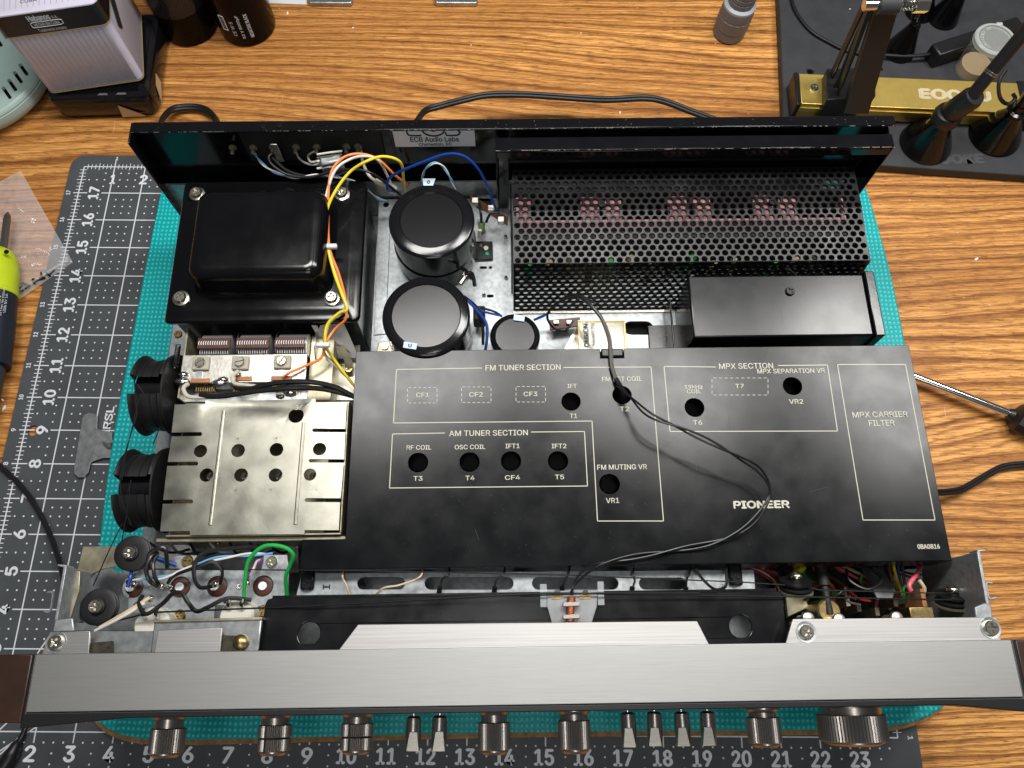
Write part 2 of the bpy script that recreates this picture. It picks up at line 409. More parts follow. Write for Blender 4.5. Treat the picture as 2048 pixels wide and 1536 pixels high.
def tag(o, label, cat, group=None, kind=None):
    if label: o['label'] = label
    if cat: o['category'] = cat
    if group: o['group'] = group
    if kind: o['kind'] = kind
    return o

# text
TC = {}
try:
    FONT = bpy.data.fonts.load(bpy.utils.system_resource('DATAFILES') + '/fonts/Inter.woff2')    # the font that comes with Blender
except Exception:
    FONT = None
def text_mesh(t):
    if t in TC: return TC[t]
    cu = bpy.data.curves.new('t', 'FONT'); cu.body = t; cu.size = 1
    if FONT: cu.font = FONT
    cu.align_x = 'CENTER'; cu.align_y = 'CENTER'; cu.resolution_u = 3
    o = bpy.data.objects.new('t', cu); col.objects.link(o)
    dg = bpy.context.evaluated_depsgraph_get(); me = bpy.data.meshes.new_from_object(o.evaluated_get(dg))
    V = [(v.co.x, v.co.y) for v in me.vertices]; F = [tuple(p.vertices) for p in me.polygons]
    bpy.data.objects.remove(o); bpy.data.curves.remove(cu); bpy.data.meshes.remove(me)
    lx, hx = min(v[0] for v in V), max(v[0] for v in V); ly, hy = min(v[1] for v in V), max(v[1] for v in V)
    w = hx - lx; h = hy - ly
    V = [((x - (lx + hx) / 2), (y - (ly + hy) / 2)) for x, y in V]
    TC[t] = (V, F, w, h); return TC[t]
def text(mb, t, c, right, up, w, h, bold=0.):     # fit to width w, height h, centred at c
    V, F, w0, h0 = text_mesh(t)
    c = Vector(c); right = Vector(right).normalized(); up = Vector(up).normalized(); n = right.cross(up)
    if n.dot(Vector((0, 0, 1))) < 0 and False: n = -n
    sx = w / w0; sy = h / h0
    offs = [(0, 0)] if not bold else [(-bold, 0), (bold, 0), (0, bold * .7), (0, -bold * .7), (0, 0)]
    for k, (ox, oy) in enumerate(offs):
        mb.add([c + right * (x * sx + ox) + up * (y * sy + oy) + n * (.0014 * k) for x, y in V], F)
def strip(mb, a, b, w, z):      # flat line
    a = Vector(a[:2]); b = Vector(b[:2]); d = (b - a).normalized(); n = Vector((-d.y, d.x)) * w / 2
    mb.add([(a.x - n.x, a.y - n.y, z), (b.x - n.x, b.y - n.y, z), (b.x + n.x, b.y + n.y, z), (a.x + n.x, a.y + n.y, z)], [(0, 1, 2, 3)])

# unit screws with a real cross recess
def screw_mesh(m, slot=False):
    mb = MB(); w = .17; q = .62
    cross = [(w, w), (w, q), (-w, q), (-w, w), (-q, w), (-q, -w), (-w, -w), (-w, -q), (w, -q), (w, -w), (q, -w), (q, w)]
    if slot: cross = [(.8, .13), (-.8, .13), (-.8, -.13), (.8, -.13)]
    mb.lathe([(1, -.1), (1, .12), (.97, .28), (.90, .42), (.84, .48)], 24, capb=True, capt=False)
    mb.plate(circ((0, 0), .84, 24), [cross], .48, .38)
    mb.add([(x, y, .14) for x, y in circ((0, 0), .8, 16)], [tuple(range(16))])
    me = bpy.data.meshes.new('screw'); me.from_pydata(mb.v, [], mb.f); me.update(); me.materials.append(K[m])
    me.polygons.foreach_set('use_smooth', [True] * len(me.polygons)); me.set_sharp_from_angle(angle=R(40))
    return me
SM = {}
def screw(parent, p, r, m='screw', ang=20, slot=False, q=None, name='screw', washer=0):
    key = (m, slot)
    if key not in SM: SM[key] = screw_mesh(m, slot)
    o = bpy.data.objects.new(name, SM[key]); col.objects.link(o)
    o.parent = parent; o.location = Vector(p) - PC.get(parent, Vector()); o.scale = (r, r, r)
    qq = Matrix.Rotation(R(ang), 3, 'Z').to_quaternion()
    if q is not None: qq = q @ qq
    o.rotation_mode = 'QUATERNION'; o.rotation_quaternion = qq
    return o

# ================================================================== THE SETTING
mb = MB().box(-32, 62, -14, 52, -1.2, -.09)
tag(obj('wooden_tabletop', mb, 'wood'), None, None, kind='structure')
bpy.data.objects['wooden_tabletop'].location.z = -1.2

# ================================================================== CUTTING MAT
cm = thing('cutting_mat', 'dark grey gridded cutting mat with white ruler numbers under the teal pad', 'cutting mat', (12.05, 9.2, -.085))
hole = circ(at(66, 861, 0), .155, 20)
mb = MB().plate(rrect(12.03, 9.18, 12.5, 9.27, .45, 6), [hole], 0, .083)
obj('mat_sheet', mb, 'mat', cm, bevel=.01)
L1 = MB(); ZP = .0035
for u in range(0, 25): strip(L1, (u, 1 if u in (0, 24) else .74), (u, 18 if u in (0, 24) else 18.12), .035, ZP)
for u in range(1, 24): strip(L1, (u, .22), (u, -.1), .035, ZP + .0003)
def skipline(v):
    if 3 <= v <= 17: strip(L1, (-.17, v), (.28, v), .032, ZP + .0006); strip(L1, (.74, v), (24.2, v), .032, ZP + .0006)
    else: strip(L1, (0, v), (24, v), .032, ZP + .0006)
for v in range(1, 19): skipline(v)
for k in range(8, 145):
    if k % 8: w = .15 if k % 4 == 0 else .11; strip(L1, (-w, k / 8), (w, k / 8), .022, ZP + .0009); strip(L1, (24 - w, k / 8), (24 + w, k / 8), .022, ZP + .0009)
for k in range(1, 192):
    if k % 8: w = .13 if k % 4 == 0 else .09; strip(L1, (k / 8, 18 - w), (k / 8, 18 + w), .022, ZP + .0009)
for n in range(1, 24): strip(L1, (n, 18), (n, 18.3), .03, ZP + .0011)
strip(L1, (0, -.75), (6.6, 5.9), .035, ZP + .0014); strip(L1, at(-20, 1515, 0), at(98, 1437, 0), .035, ZP + .0014)
strip(L1, at(-20, 1478, 0), at(20, 1440, 0), .035, ZP + .0017); strip(L1, at(75, 1307, 0), at(95, 1278, 0), .035, ZP + .0014)
obj('grid_lines', L1, 'print', cm, smooth=0)
D = MB()
for u in range(0, 24):
    for v in range(0, 18):
        for i in (1, 2, 3):
            for j in (1, 2, 3):
                x, y = u + i / 4, v + j / 4
                if u == 0 and abs(y - round(y)) < .26 and (i < 3 or 0): continue
                if v == 0 and not (j == 3 or (j == 2 and i == 2) or (j == 1 and i == 2)): continue
                if 4 < x < 23.5 and 1.6 < y < 16.5: continue
                if u == 0 and i == 1 and v > 0 and j != 2: continue
                D.add([(px_, py_, ZP) for px_, py_ in circ((x, y), .026, 8)], [tuple(range(8))])
obj('grid_dots', D, 'print', cm, smooth=0)
T = MB()
for n in range(3, 18):
    Tn = MB(); text(Tn, str(n), (.50, n, ZP + .001), (0, 1, 0), (-1, 0, 0), .22 if n < 10 else .44, .32, .02); obj('number', Tn, 'print', cm, smooth=0)
    text(T, str(n), (-.33, n, ZP + .001), (0, 1, 0), (-1, 0, 0), .08 if n < 10 else .15, .13, .008)
for n in (1, 2, 3):
    text(T, str(n), (n + .02, 17.52, ZP + .001), (1, 0, 0), (0, 1, 0), .14 if n == 1 else .22, .34, .022)
text(T, '1', (1.02, 18.32, ZP + .001), (1, 0, 0), (0, 1, 0), .06, .12, .008)
text(T, '1', (24.32, 1, ZP + .001), (0, -1, 0), (1, 0, 0), .08, .13, .008)
text(T, 'ARSL', (2.35, 9.25, ZP + .001), (0, 1, 0), (-1, 0, 0), .95, .22, .012)
text(T, '60', (at(92, 1438, 0)[0], at(92, 1438, 0)[1], ZP + .001), (.8, -.6, 0), (.6, .8, 0), .24, .13, .012)
obj('ruler_lettering', T, 'print', cm, smooth=0)
for n in range(1, 24):
    T = MB()
    text(T, str(n), (n - .04, .49, ZP + .001), (1, 0, 0), (0, 1, 0), (.25 if n < 10 else .47), .36, .022)
    obj('number', T, 'printbright', cm, smooth=0)

# ================================================================== BOARD WITH TEAL PAD
bo = [tuple(at(px, py, .56)[:2]) for px, py in ((312, 425), (296, 500), (262, 680), (240, 790), (217, 920), (203, 1040), (178, 1250), (172, 1380), (182, 1430), (215, 1462), (280, 1480), (400, 1480), (700, 1472), (1100, 1463), (1560, 1461), (1760, 1458), (1850, 1440), (1900, 1405), (1925, 1330), (1880, 1000), (1820, 740), (1795, 600), (1768, 490), (1733, 372), (1700, 300), (1640, 280), (420, 290), (340, 330), (320, 385))]
def scale_poly(P, c, k): return [(c[0] + (x - c[0]) * k, c[1] + (y - c[1]) * k) for x, y in P]
def smooth_poly(P, it=2):
    for _ in range(it):
        Q = []
        for i in range(len(P)):
            a, b = P[i], P[(i + 1) % len(P)]
            Q += [(a[0] * .75 + b[0] * .25, a[1] * .75 + b[1] * .25), (a[0] * .25 + b[0] * .75, a[1] * .25 + b[1] * .75)]
        P = Q
    return P
bo = smooth_poly(bo)
tag(obj('board', MB().prism([(x - .04, y - .13, .42) for x, y in bo], .0045), 'hardboard', bevel=.03), 'brown hardboard panel between the cutting mat and the teal pad', 'board')
tag(obj('non_slip_pad', MB().prism([(x, y, .56) for x, y in bo], .425), 'foam', bevel=.05), 'turquoise woven non-slip pad under the opened stereo receiver', 'pad')

# ================================================================== RECEIVER
rx = thing('stereo_receiver', 'opened vintage stereo receiver with brushed silver front and black tuner cover', 'stereo receiver', (RO.x, RO.y, .57), RA)
PC[rx] = Vector((0, 0, .57))
ROOT[rx] = rx
FR_R = FR.pop(rx)
def rp(name, mb, m, parent=None, **k):       # receiver part, vertices in receiver frame (z absolute)
    return obj(name, mb, m, parent or rx, local=True, **k)
XL, XR = A(283, 1080, 2.3).x, 9.45
YF = .2; YB = 11.95

# chassis ------------------------------------------------------------
slot = pill(A(1258, 658, 2.3), A(1302, 658, 2.3), .17)
mb = MB().box(XL, XR, YF, YB, 1.0, 1.05).box(XL, XL + .05, YF, YB, 1.05, 2.25).box(XR - .05, XR, YF, 11.5, 1.05, 2.25)
mb.box(XL, XR, YB - .05, YB, 1.05, 3.9).box(XL + .05, XR - .05, YF, YF + .05, 1.05, 2.2)
rp('chassis_pan', mb, 'galvdull')
fl = rp('chassis_floor', MB().plate([(XL, YF), (XR, YF), (XR, YB - .06), (XL, YB - .06)], [], 2.3, .05), 'galv', bevel=.02)
screw(fl, A(357, 669, 2.31), .11, 'brass')
for fx in (-7.5, 7.8):
    for fy in (1.2, 10.8):
        rp('foot', MB().lathe([(.45, .565), (.5, .7), (.5, 1.0)], 24, Matrix.Translation((fx, fy, 0))), 'rubber')
# raised middle plate with pins and holes
P0 = [A(757, 415, 3.2), A(1024, 415, 3.2), A(1400, 600, 3.2), A(1400, 720, 3.2), A(741, 705, 3.2)]
P0[0].y = P0[1].y = YB - .1; P0[2] = Vector((A(1400, 600, 3.2).x, YB - .1, 3.2)); P0.pop(1)
HL = [pill(A(962, 535, 3.2), A(971, 535, 3.2), .035, 5), circ(A(981, 535, 3.2), .04, 10), pill(A(977, 592, 3.2), A(984, 592, 3.2), .04, 5),
      circ(A(968, 405, 3.2), .26, 20), pill(A(1262, 656, 3.2), A(1292, 656, 3.2), .19), circ(A(772, 409, 3.2), .08, 12)]
mid = rp('middle_plate', MB().plate([p[:2] for p in P0], HL, 3.2, .05), 'galv', bevel=.015)
rp('plate_web', MB().box(P0[0].x, P0[0].x + .05, P0[-1].y, YB - .12, 2.31, 3.14), 'galvdull')
sub('seam_plate', MB().prism([A(757, 420, 3.235), A(782, 420, 3.235), A(771, 668, 3.235), A(748, 670, 3.235)], 3.205), 'galv', mid, bevel=.01)
for p in ((1011, 475), (1012, 557), (968, 591)):
    c = A(*p, 3.2); sub('rivet_pin', MB().lathe([(.05, 3.2), (.05, 3.26), (.03, 3.32), (.01, 3.34)], 12, Matrix.Translation((c.x, c.y, 0))), 'solder', mid)
# rear wall ---------------------------------------------------------
b0 = A(272, 250, 6); YR = 12.23
RW = MB().box(XL, XR + .05, YR, YR + .06, 1.2, 5.94)
RW.box(XL, XR + .05, YR - .25, YR + .06, 5.94, 6.0)
RW.box(XL - .05, XL, YR - .55, YR + .06, 2.6, 5.98)
rear = rp('rear_panel', RW, 'blackgloss', bevel=.025)
RW = MB().box(-.33, XR - .02, YR - .79, YR - .40, 5.82, 5.88).box(-.33, -.28, YR - .80, YR - .28, 3.21, 5.82).box(-.33, XR - .02, YR - .79, YR - .74, 5.55, 5.82)
RW.box(XR - .08, XR - .03, YR - .8, YR - .02, 2.3, 5.81)
RW.box(-.275, .0, YR - .72, YR - .67, 3.21, 5.5)
rp('heat_sink_bracket', RW, 'blackgloss', bevel=.02)
for p in ((526, 254), (560, 252)):
    screw(rear, A(*p, 6.0) + Vector((0, 0, .0)), .07, 'screwblack')
# terminal strip on rear wall, lugs
x0, x1 = A(480, 300, 5.4).x, A(762, 300, 5.4).x
tb = rp('terminal_strip', MB().box(x0, x1, YR - .06, YR - .005, 4.55, 5.75), 'void', bevel=.02)
for i, px in enumerate((466, 507, 546, 592, 634, 693, 716)):
    c = A(px, 293, 5.15); y = YR - .065
    sub('solder_lug', MB().lathe([(.10, 0), (.10, .04), (.055, .06), (.05, .2), (.02, .22)], 14, Matrix.Translation((c.x, y, 5.15)) @ Matrix.Rotation(PI / 2, 4, 'X')), 'olive', tb, local=True)
lug = MB().box(A(546, 270, 5.8).x - .08, A(546, 270, 5.8).x + .08, YR - .42, YR - .39, 5.0, 5.7)
rp('copper_lug', lug, 'silver', bevel=.01)
# sticker on rear wall
sx0, sx1 = A(785, 270, 5.6).x, A(949, 270, 5.6).x
st = rp('sticker', MB().box(sx0, sx1, YR - .012, YR - .002, 5.02, 5.85), 'label')
T = MB(); cx = (sx0 + sx1) / 2; up = (0, 0, 1); rt = (1, 0, 0)
text(T, 'ECB Audio Labs', (cx, YR - .016, 5.32), rt, up, 1.22, .19, .005)
text(T, 'Charleston, SC', (cx, YR - .016, 5.11), rt, up, .84, .14, .003)
sub('sticker_lettering', T, 'ink', st, local=True, smooth=0)
T = MB()
for lp in ([(-.30, .2), (-.62, .2), (-.66, .1), (-.66, -.14), (-.58, -.22), (-.32, -.22)], [(.22 * math.cos(R(a)) * 1.25, .24 * math.sin(R(a))) for a in range(0, 361, 20)], [(.36, .2), (.58, .2), (.66, .12), (.60, .0), (.66, -.12), (.58, -.22), (.32, -.22), (.30, -.1)]):
    T.tube([(cx + x_, YR - .02, 5.70 + z_) for x_, z_ in lp], .022, 6, sub=2)
sub('sticker_logo', T, 'ink', st, local=True)
sub('logo_centre', MB().box(cx - .05, cx + .05, YR - .02, YR - .013, 5.62, 5.72), 'red', st, local=True)
# rear terminals outside
for i, (pa, pb, zz) in enumerate(((700, 793, 5.5), (797, 886, 5.45))):
    xa, xb = A(pa, 235, 5.6).x, A(pb, 235, 5.6).x
    rp('rear_terminal', MB().box(xa, xb, YR + .07, YR + .42 - i * .1, 4.6, zz), 'blackplastic', bevel=.03)

# power transformer -------------------------------------------------
c0, c1, c2, c3 = A(363, 363, 4.8), A(720, 360, 4.8), A(725, 645, 4.8), A(328, 640, 4.8)
x0 = c3.x - .0; x1 = (c1.x + c2.x) / 2 + .05; y0 = (c2.y + c3.y) / 2; y1 = (c0.y + c1.y) / 2
cx, cy, hw, hh = (x0 + x1) / 2, (y0 + y1) / 2, (x1 - x0) / 2, (y1 - y0) / 2
FL = MB().rrect_loft([(cx, cy, hw, hh, .12, 4.66), (cx, cy, hw + .01, hh + .01, .12, 4.74), (cx, cy, hw - .03, hh - .03, .12, 4.8), (cx, cy, hw - .16, hh - .16, .2, 4.80), (cx, cy, hw - .24, hh - .24, .24, 4.835), (cx, cy, hw - .36, hh - .36, .24, 4.84)])
tr = rp('power_transformer', FL, 'bell')
b1, b2, b3, b4 = A(385, 380, 5.7), A(640, 378, 5.7), A(642, 545, 5.7), A(388, 548, 5.7)
bx, by = (b1.x + b2.x + b3.x + b4.x) / 4, (b1.y + b2.y + b3.y + b4.y) / 4; bw = (b2.x - b1.x + b3.x - b4.x) / 4; bh = (b1.y - b4.y + b2.y - b3.y) / 4
BL = MB().rrect_loft([(bx, by, bw + .24, bh + .24, .42, 4.8), (bx, by, bw + .19, bh + .19, .38, 4.84), (bx, by, bw + .10, bh + .10, .33, 5.0), (bx, by, bw + .07, bh + .07, .32, 5.45), (bx, by, bw + .045, bh + .045, .30, 5.56), (bx, by, bw - .01, bh - .01, .27, 5.65), (bx, by, bw - .09, bh - .09, .22, 5.695), (bx, by, bw - .2, bh - .2, .16, 5.705)], n=8)
sub('transformer_bell', BL, 'bell', tr, smooth=60, local=True)
sub('transformer_core', MB().rrect_loft([(cx, cy, hw - .12, hh - .12, .05, 2.31), (cx, cy, hw - .12, hh - .12, .05, 4.65)]), 'black', tr, local=True)
for i, (px, py) in enumerate(((394, 388), (684, 388), (664, 597), (362, 597))):
    c = A(px, py, 4.86)
    sub('washer', MB().lathe([(.2, 4.82), (.2, 4.88), (.17, 4.89)], 24, Matrix.Translation((c.x, c.y, 0))), 'screw', tr, local=True)
    screw(tr, (c.x, c.y, 4.91), .145, 'screw', (25, 60, 5, 40)[i])
# smoothing capacitors ----------------------------------------------
def bigcap(px, py, rpx, zt, zb, name, tagpx=None, clamp=True, m='captop', rimw=.27):
    c = A(px, py, zt); r = ra(px, py, zt, rpx)
    o = rp(name, MB().lathe([(r * .97, zb), (r * .97, zt - .1), (r, zt - .09), (r, zt - .05), (r - .03, zt - .015), (r - .08, zt + .0), (r - rimw, zt + .02), (r - rimw - .03, zt - .01)], 64, Matrix.Translation((c.x, c.y, 0)), capt=False), 'capside')
    sub('sleeve_top', MB().lathe([(r - rimw - .02, zt - .03), (r - rimw - .02, zt - .008)], 64, Matrix.Translation((c.x, c.y, 0))), m, o, local=True)
    if clamp:
        sub('clamp_band', MB().lathe([(r * .97, zb + .25), (r * 1.0, zb + .25), (r * 1.0, zb + .75), (r * .97, zb + .75)], 64, Matrix.Translation((c.x, c.y, 0)), capb=False, capt=False), 'black', o, local=True)
    return o, c, r
o, c, r = bigcap(863, 440, 86, 5.0, 3.21, 'smoothing_capacitor')
sub('paper_tag', MB().prism([A(845, 357, 5.035), A(871, 357, 5.035), A(866, 371, 5.035), A(847, 371, 5.035)], 5.022), 'labelblue', o, local=True)
T = MB(); text(T, '0', A(857, 364, 5.037), (1, 0, 0), (0, 1, 0), .06, .10, .008); sub('tag_lettering', T, 'ink', o, local=True, smooth=0)
cb = rp('clamp_bracket', MB().prism([A(945, 482, 3.3), A(985, 482, 3.3), A(986, 518, 3.3), A(945, 520, 3.3)], 3.21), 'black', bevel=.02)
screw(cb, A(972, 497, 3.31), .075, 'screw'); sub('lock_paint', MB().lathe([(.07, 3.3), (.05, 3.34), (.01, 3.35)], 10, Matrix.Translation(A(974, 508, 0) * 0 + Vector((A(974, 508, 3.3).x, A(974, 508, 3.3).y, 0)))), 'greenpaint', cb, local=True)
ear = MB()
for dx in (0, 14): ear.tube([A(915 + dx, 535 + dx, 4.1), A(930 + dx, 540 + dx * .5, 4.1), A(944 + dx * .4, 558 + dx, 4.1)], .05, 8)
rp('clamp_ear', ear, 'black')
rp('clamp_bolt', MB().cyl(A(920, 568, 4.0), A(934, 548, 4.0), .075, n=14).cyl(A(929, 555, 4.0), A(934, 548, 4.0), .12, n=6), 'gun')
o, c, r = bigcap(852, 631, 88, 5.0, 3.21, 'smoothing_capacitor', rimw=.21)
sub('paper_tag', MB().prism([A(808, 683, 5.035), A(835, 687, 5.035), A(832, 699, 5.035), A(806, 695, 5.035)], 5.022), 'labelblue', o, local=True)
T = MB(); text(T, 'U', A(820, 691, 5.037), (1, 0, 0), (0, 1, 0), .07, .08, .008); sub('tag_lettering', T, 'ink', o, local=True, smooth=0)
cb = rp('clamp_bracket', MB().prism([A(757, 684, 3.3), A(790, 680, 3.3), A(790, 712, 3.3), A(750, 712, 3.3)], 3.21), 'olive', bevel=.02)
screw(cb, A(770, 694, 3.31), .09, 'screw')
o, c, r = bigcap(1030, 672, 50, 4.3, 3.21, 'small_capacitor', clamp=False, rimw=.11)
T = MB()
for k in range(12):
    a = R(-65 + k * 8.5); t = Vector((-math.sin(a), math.cos(a), 0)); nrm = Vector((math.cos(a), math.sin(a), 0))
    text(T, '8000uF 50V CE'.replace(' ', '')[k % 11], Vector((c.x, c.y, 3.95)) + nrm * (r * .97 + .006), t, (0, 0, 1), .07, .16, .004)
sub('capacitor_lettering', T, 'label', o, local=True, smooth=0)
sub('paper_tag', MB().prism([A(1028, 628, 4.335), A(1050, 632, 4.335), A(1048, 643, 4.335), A(1027, 640, 4.335)], 4.322), 'labelblue', o, local=True)

# heat sink cage: perforated steel ------------------------------------
def perf(mb, P00, P10, P01, P11, nc, nr, ratio, th, skip=None):
    ex = (P10 - P00).normalized(); ey = (P01 - P00).normalized(); nrm = ex.cross(ey).normalized()
    for j in range(nr):
        a = P00.lerp(P01, j / nr); b = P10.lerp(P11, j / nr); c = P00.lerp(P01, (j + 1) / nr); d = P10.lerp(P11, (j + 1) / nr)
        n = nc; off = .5 if j % 2 else 0
        us = []
        if off: us = [(-.0, .5, 0)] + [(i + .5, i + 1.5, 1) for i in range(n - 1)] + [(n - .5, n, 0)]
        else: us = [(i, i + 1, 1) for i in range(n)]
        rad = ratio * (b - a).length / n
        for (u0, u1, hole) in us:
            q = [a.lerp(b, u0 / n), a.lerp(b, u1 / n), c.lerp(d, u1 / n), c.lerp(d, u0 / n)]
            if not hole:
                mb.add(q, [(0, 1, 2, 3)]); continue
            ctr = (q[0] + q[1] + q[2] + q[3]) / 4
            outer = []
            for k in range(4):
                for t in (0, 1 / 3, 2 / 3): outer.append(q[k].lerp(q[(k + 1) % 4], t))
            inner = []
            for p in outer:
                dd = (p - ctr).normalized(); inner.append(ctr + dd * rad)
            rim = [ctr + (p - ctr) * 1.17 for p in inner]; inner = [p - nrm * .022 for p in inner]
            low = [p - nrm * th for p in inner]
            V = outer + rim + inner + low
            F = [(q_ * 12 + k, q_ * 12 + (k + 1) % 12, q_ * 12 + 12 + (k + 1) % 12, q_ * 12 + 12 + k) for q_ in range(3) for k in range(12)]
            mb.add(V, F)
# top back section, top front section (slopes a little), vertical front, right end
gx0, gx1 = A(1024, 345, 5.0).x, A(1742, 515, 5.0).x
yb, ym, yf = A(1380, 336, 5.0).y, A(1380, 418, 5.05).y, A(1380, 524, 4.93).y
z0, z1, z2 = 5.0, 5.03, 4.93
cage = MB(); V3 = lambda x, y, z: Vector((x, y, z)); NC = 42
perf(cage, V3(gx0, ym, z1), V3(gx1, ym, z1), V3(gx0, yb, z0), V3(gx1, yb, z0), NC, 7, .325, .035)
perf(cage, V3(gx0, yf, z2), V3(gx1, yf, z2), V3(gx0, ym, z1), V3(gx1, ym, z1), NC, 9, .325, .035)
yfb = A(1100, 621, 3.26).y
perf(cage, V3(gx0, yfb, 3.26), V3(gx1, yfb, 3.26), V3(gx0, yf, z2), V3(gx1, yf, z2), NC, 12, .31, .035)
K['cage'] = mat('black_perforated_steel', (.005, .005, .0055), .30, rvar=.08, bump=.10, bscale=40, spec=.35)
cg = rp('heat_sink_cage', cage, 'cage', smooth=20)
rp('heat_sink_end_plate', MB().box(gx1 + .02, gx1 + .06, yf, yb, 2.31, 4.85), 'black')
rp('heat_sink_end_plate', MB().box(gx0 - .05, gx0 - .01, yf + .05, yb, 3.21, 4.4), 'black')
sub('bottom_lip', MB().box(gx0, px0 - .1 if False else A(1345, 621, 3.26).x, yfb - .07, yfb - .01, 3.215, 3.25), 'screw', cg, local=True)
sub('folded_edge', MB().tube([(gx0, yf, z2), (gx1, yf, z2)], .018, 6, smooth=False), 'black', cg, local=True)
for p, q in (((1203, 408), 5.08), ((1545, 404), 5.08), ((1580, 583), 4.92)):
    pass
screw(cg, A(1203, 409, 5.06), .10, 'screwblack'); screw(cg, A(1545, 405, 5.06), .10, 'screwblack', 50)
amp = rp('amplifier_board', MB().box(gx0 + .1, gx1 - .05, yf + .85, yb - .1, 3.3, 3.36), 'void')  # board coloured dark to stand for the shade inside the cage
sub('heat_sink_fins', MB().box(gx0 + .15, gx1 - .2, ym - .55, ym - .45, 3.37, 4.6).box(gx0 + .15, gx1 - .2, yb - .5, yb - .4, 3.37, 4.6), 'void', amp, local=True)
for px, w in ((1045, 22), (1200, 40), (1375, 42), (1545, 42), (1700, 22)):
    xa, xb = A(px - w, 380, 4.5).x, A(px + w, 380, 4.5).x; xa = max(xa, gx0 + .1); xb = min(xb, gx1 - .1)
    xm = xa + (xb - xa) * .45
    if w > 30:
        sub('insulating_pad', MB().box(xa, xm, ym - .05, yb - .35 - (px % 3) * .09, 4.40, 4.5), 'pink', amp, local=True)
        sub('insulating_pad', MB().box(xm + .16, xb, ym + .02, yb - .62, 4.42, 4.52), 'pink', amp, local=True)
    else: sub('insulating_pad', MB().box(xa, xb - .08, ym + .0, yb - .5, 4.40, 4.5), 'pink', amp, local=True)
sub('insulating_pad', MB().box(gx0 + .2, gx1 - .3, ym - .16, ym - .08, 4.3, 4.72), 'pink', amp, local=True)
for i in range(16):
    x = gx0 + .4 + i * .53; z = 3.4
    sub('board_component', MB().lathe([(.1, 3.37), (.1, 4.0), (.06, 4.05)], 12, Matrix.Translation((x, yf + .45 + (i % 3) * .1, 0))), ('w_green', 'tan', 'olive', 'void')[i % 4], amp, local=True)

# black power supply box ---------------------------------------------
pb = [A(1378, 553, 4.85), A(1726, 546, 4.85), A(1748, 666, 4.85), A(1384, 677, 4.85)]
px0 = (pb[0].x + pb[3].x) / 2; px1 = (pb[1].x + pb[2].x) / 2; py0 = (pb[2].y + pb[3].y) / 2 - .02; py1 = (pb[0].y + pb[1].y) / 2
pbx = rp('power_supply_cover', MB().box(px0, px1, py0, py1, 2.8, 4.85), 'boxpaint', bevel=.05, seg=3)
ex1 = A(1757, 600, 4.9).x
sub('end_cap', MB().prism([(px1 + .01, py0 - .03), (ex1, py0 - .03), (ex1 + .02, py0), (ex1 + .02, py1), (ex1 - .04, py1 + .06), (px1 + .01, py1 + .06)], 2.8, 4.91), 'black', pbx, bevel=.03, local=True)
screw(pbx, A(1580, 583, 4.86), .115, 'screwblack', 30)
rp('support_bracket', MB().box(px0 - .75, px0 + .4, py0 - .3, py1 - .6, 3.21, 3.27).box(px0 - .3, px0 - .25, py0 - .3, py1 - .2, 3.27, 4.0), 'black', bevel=.02)

# relay ----------------------------------------------------------------
q = [A(1155, 640, 4.05), A(1250, 636, 4.05), A(1251, 692, 4.05), A(1157, 692, 4.05)]
rl0, rl1, rly0, rly1 = q[0].x, q[1].x, q[2].y - .15, q[0].y
rl = rp('relay', MB().box(rl0 + .06, rl1 - .06, rly0 + .05, rly1 - .05, 3.22, 3.8), 'relayin', bevel=.02)
fr = MB()
for (a_, b_, c_, d_) in ((rl0, rl1, rly1 - .05, rly1), (rl0, rl1, rly0, rly0 + .05), (rl0, rl0 + .05, rly0 + .051, rly1 - .051), (rl1 - .05, rl1, rly0 + .051, rly1 - .051)):
    fr.box(a_, b_, c_, d_, 3.22, 4.05)
sub('relay_frame', fr, 'relay', rl, local=True, bevel=.012)
sub('relay_window', MB().box(rl0 + .052, rl1 - .052, rly0 + .052, rly1 - .052, 3.99, 4.03), 'relaytop', rl, local=True)
T = MB()
text(T, 'OMRON', (rl0 + .20, (rly0 + rly1) / 2 + .02, 4.035), (0, 1, 0), (-1, 0, 0), .62, .13, .008)
text(T, 'MEW12S', (rl0 + .37, (rly0 + rly1) / 2 + .05, 4.035), (0, 1, 0), (-1, 0, 0), .60, .09, .002)
sub('relay_lettering', T, 'ink', rl, local=True, smooth=0)
sub('relay_coil', MB().cyl((rl0 + .55, rly0 + .30, 3.86), (rl0 + .80, rly0 + .30, 3.86), .08, n=16).cyl((rl0 + .86, rly0 + .28, 3.86), (rl0 + .95, rly0 + .28, 3.86), .09, n=16), 'gun', rl, local=True)
rp('relay_socket', MB().prism([A(1128, 700, 3.3), A(1150, 655, 3.3), A(1172, 700, 3.3)], 3.21), 'silver')
rp('fibre_strip', MB().prism([A(1098, 640, 3.6), A(1160, 634, 3.6), A(1160, 652, 3.6), A(1100, 660, 3.6)], 3.55), 'bakelite', bevel=.01)
for px in (1112, 1138):
    c = A(px, 646, 3.62); rp('fuse_clip', MB().box(c.x - .07, c.x + .07, c.y - .05, c.y + .05, 3.605, 3.7), 'silver', bevel=.01)

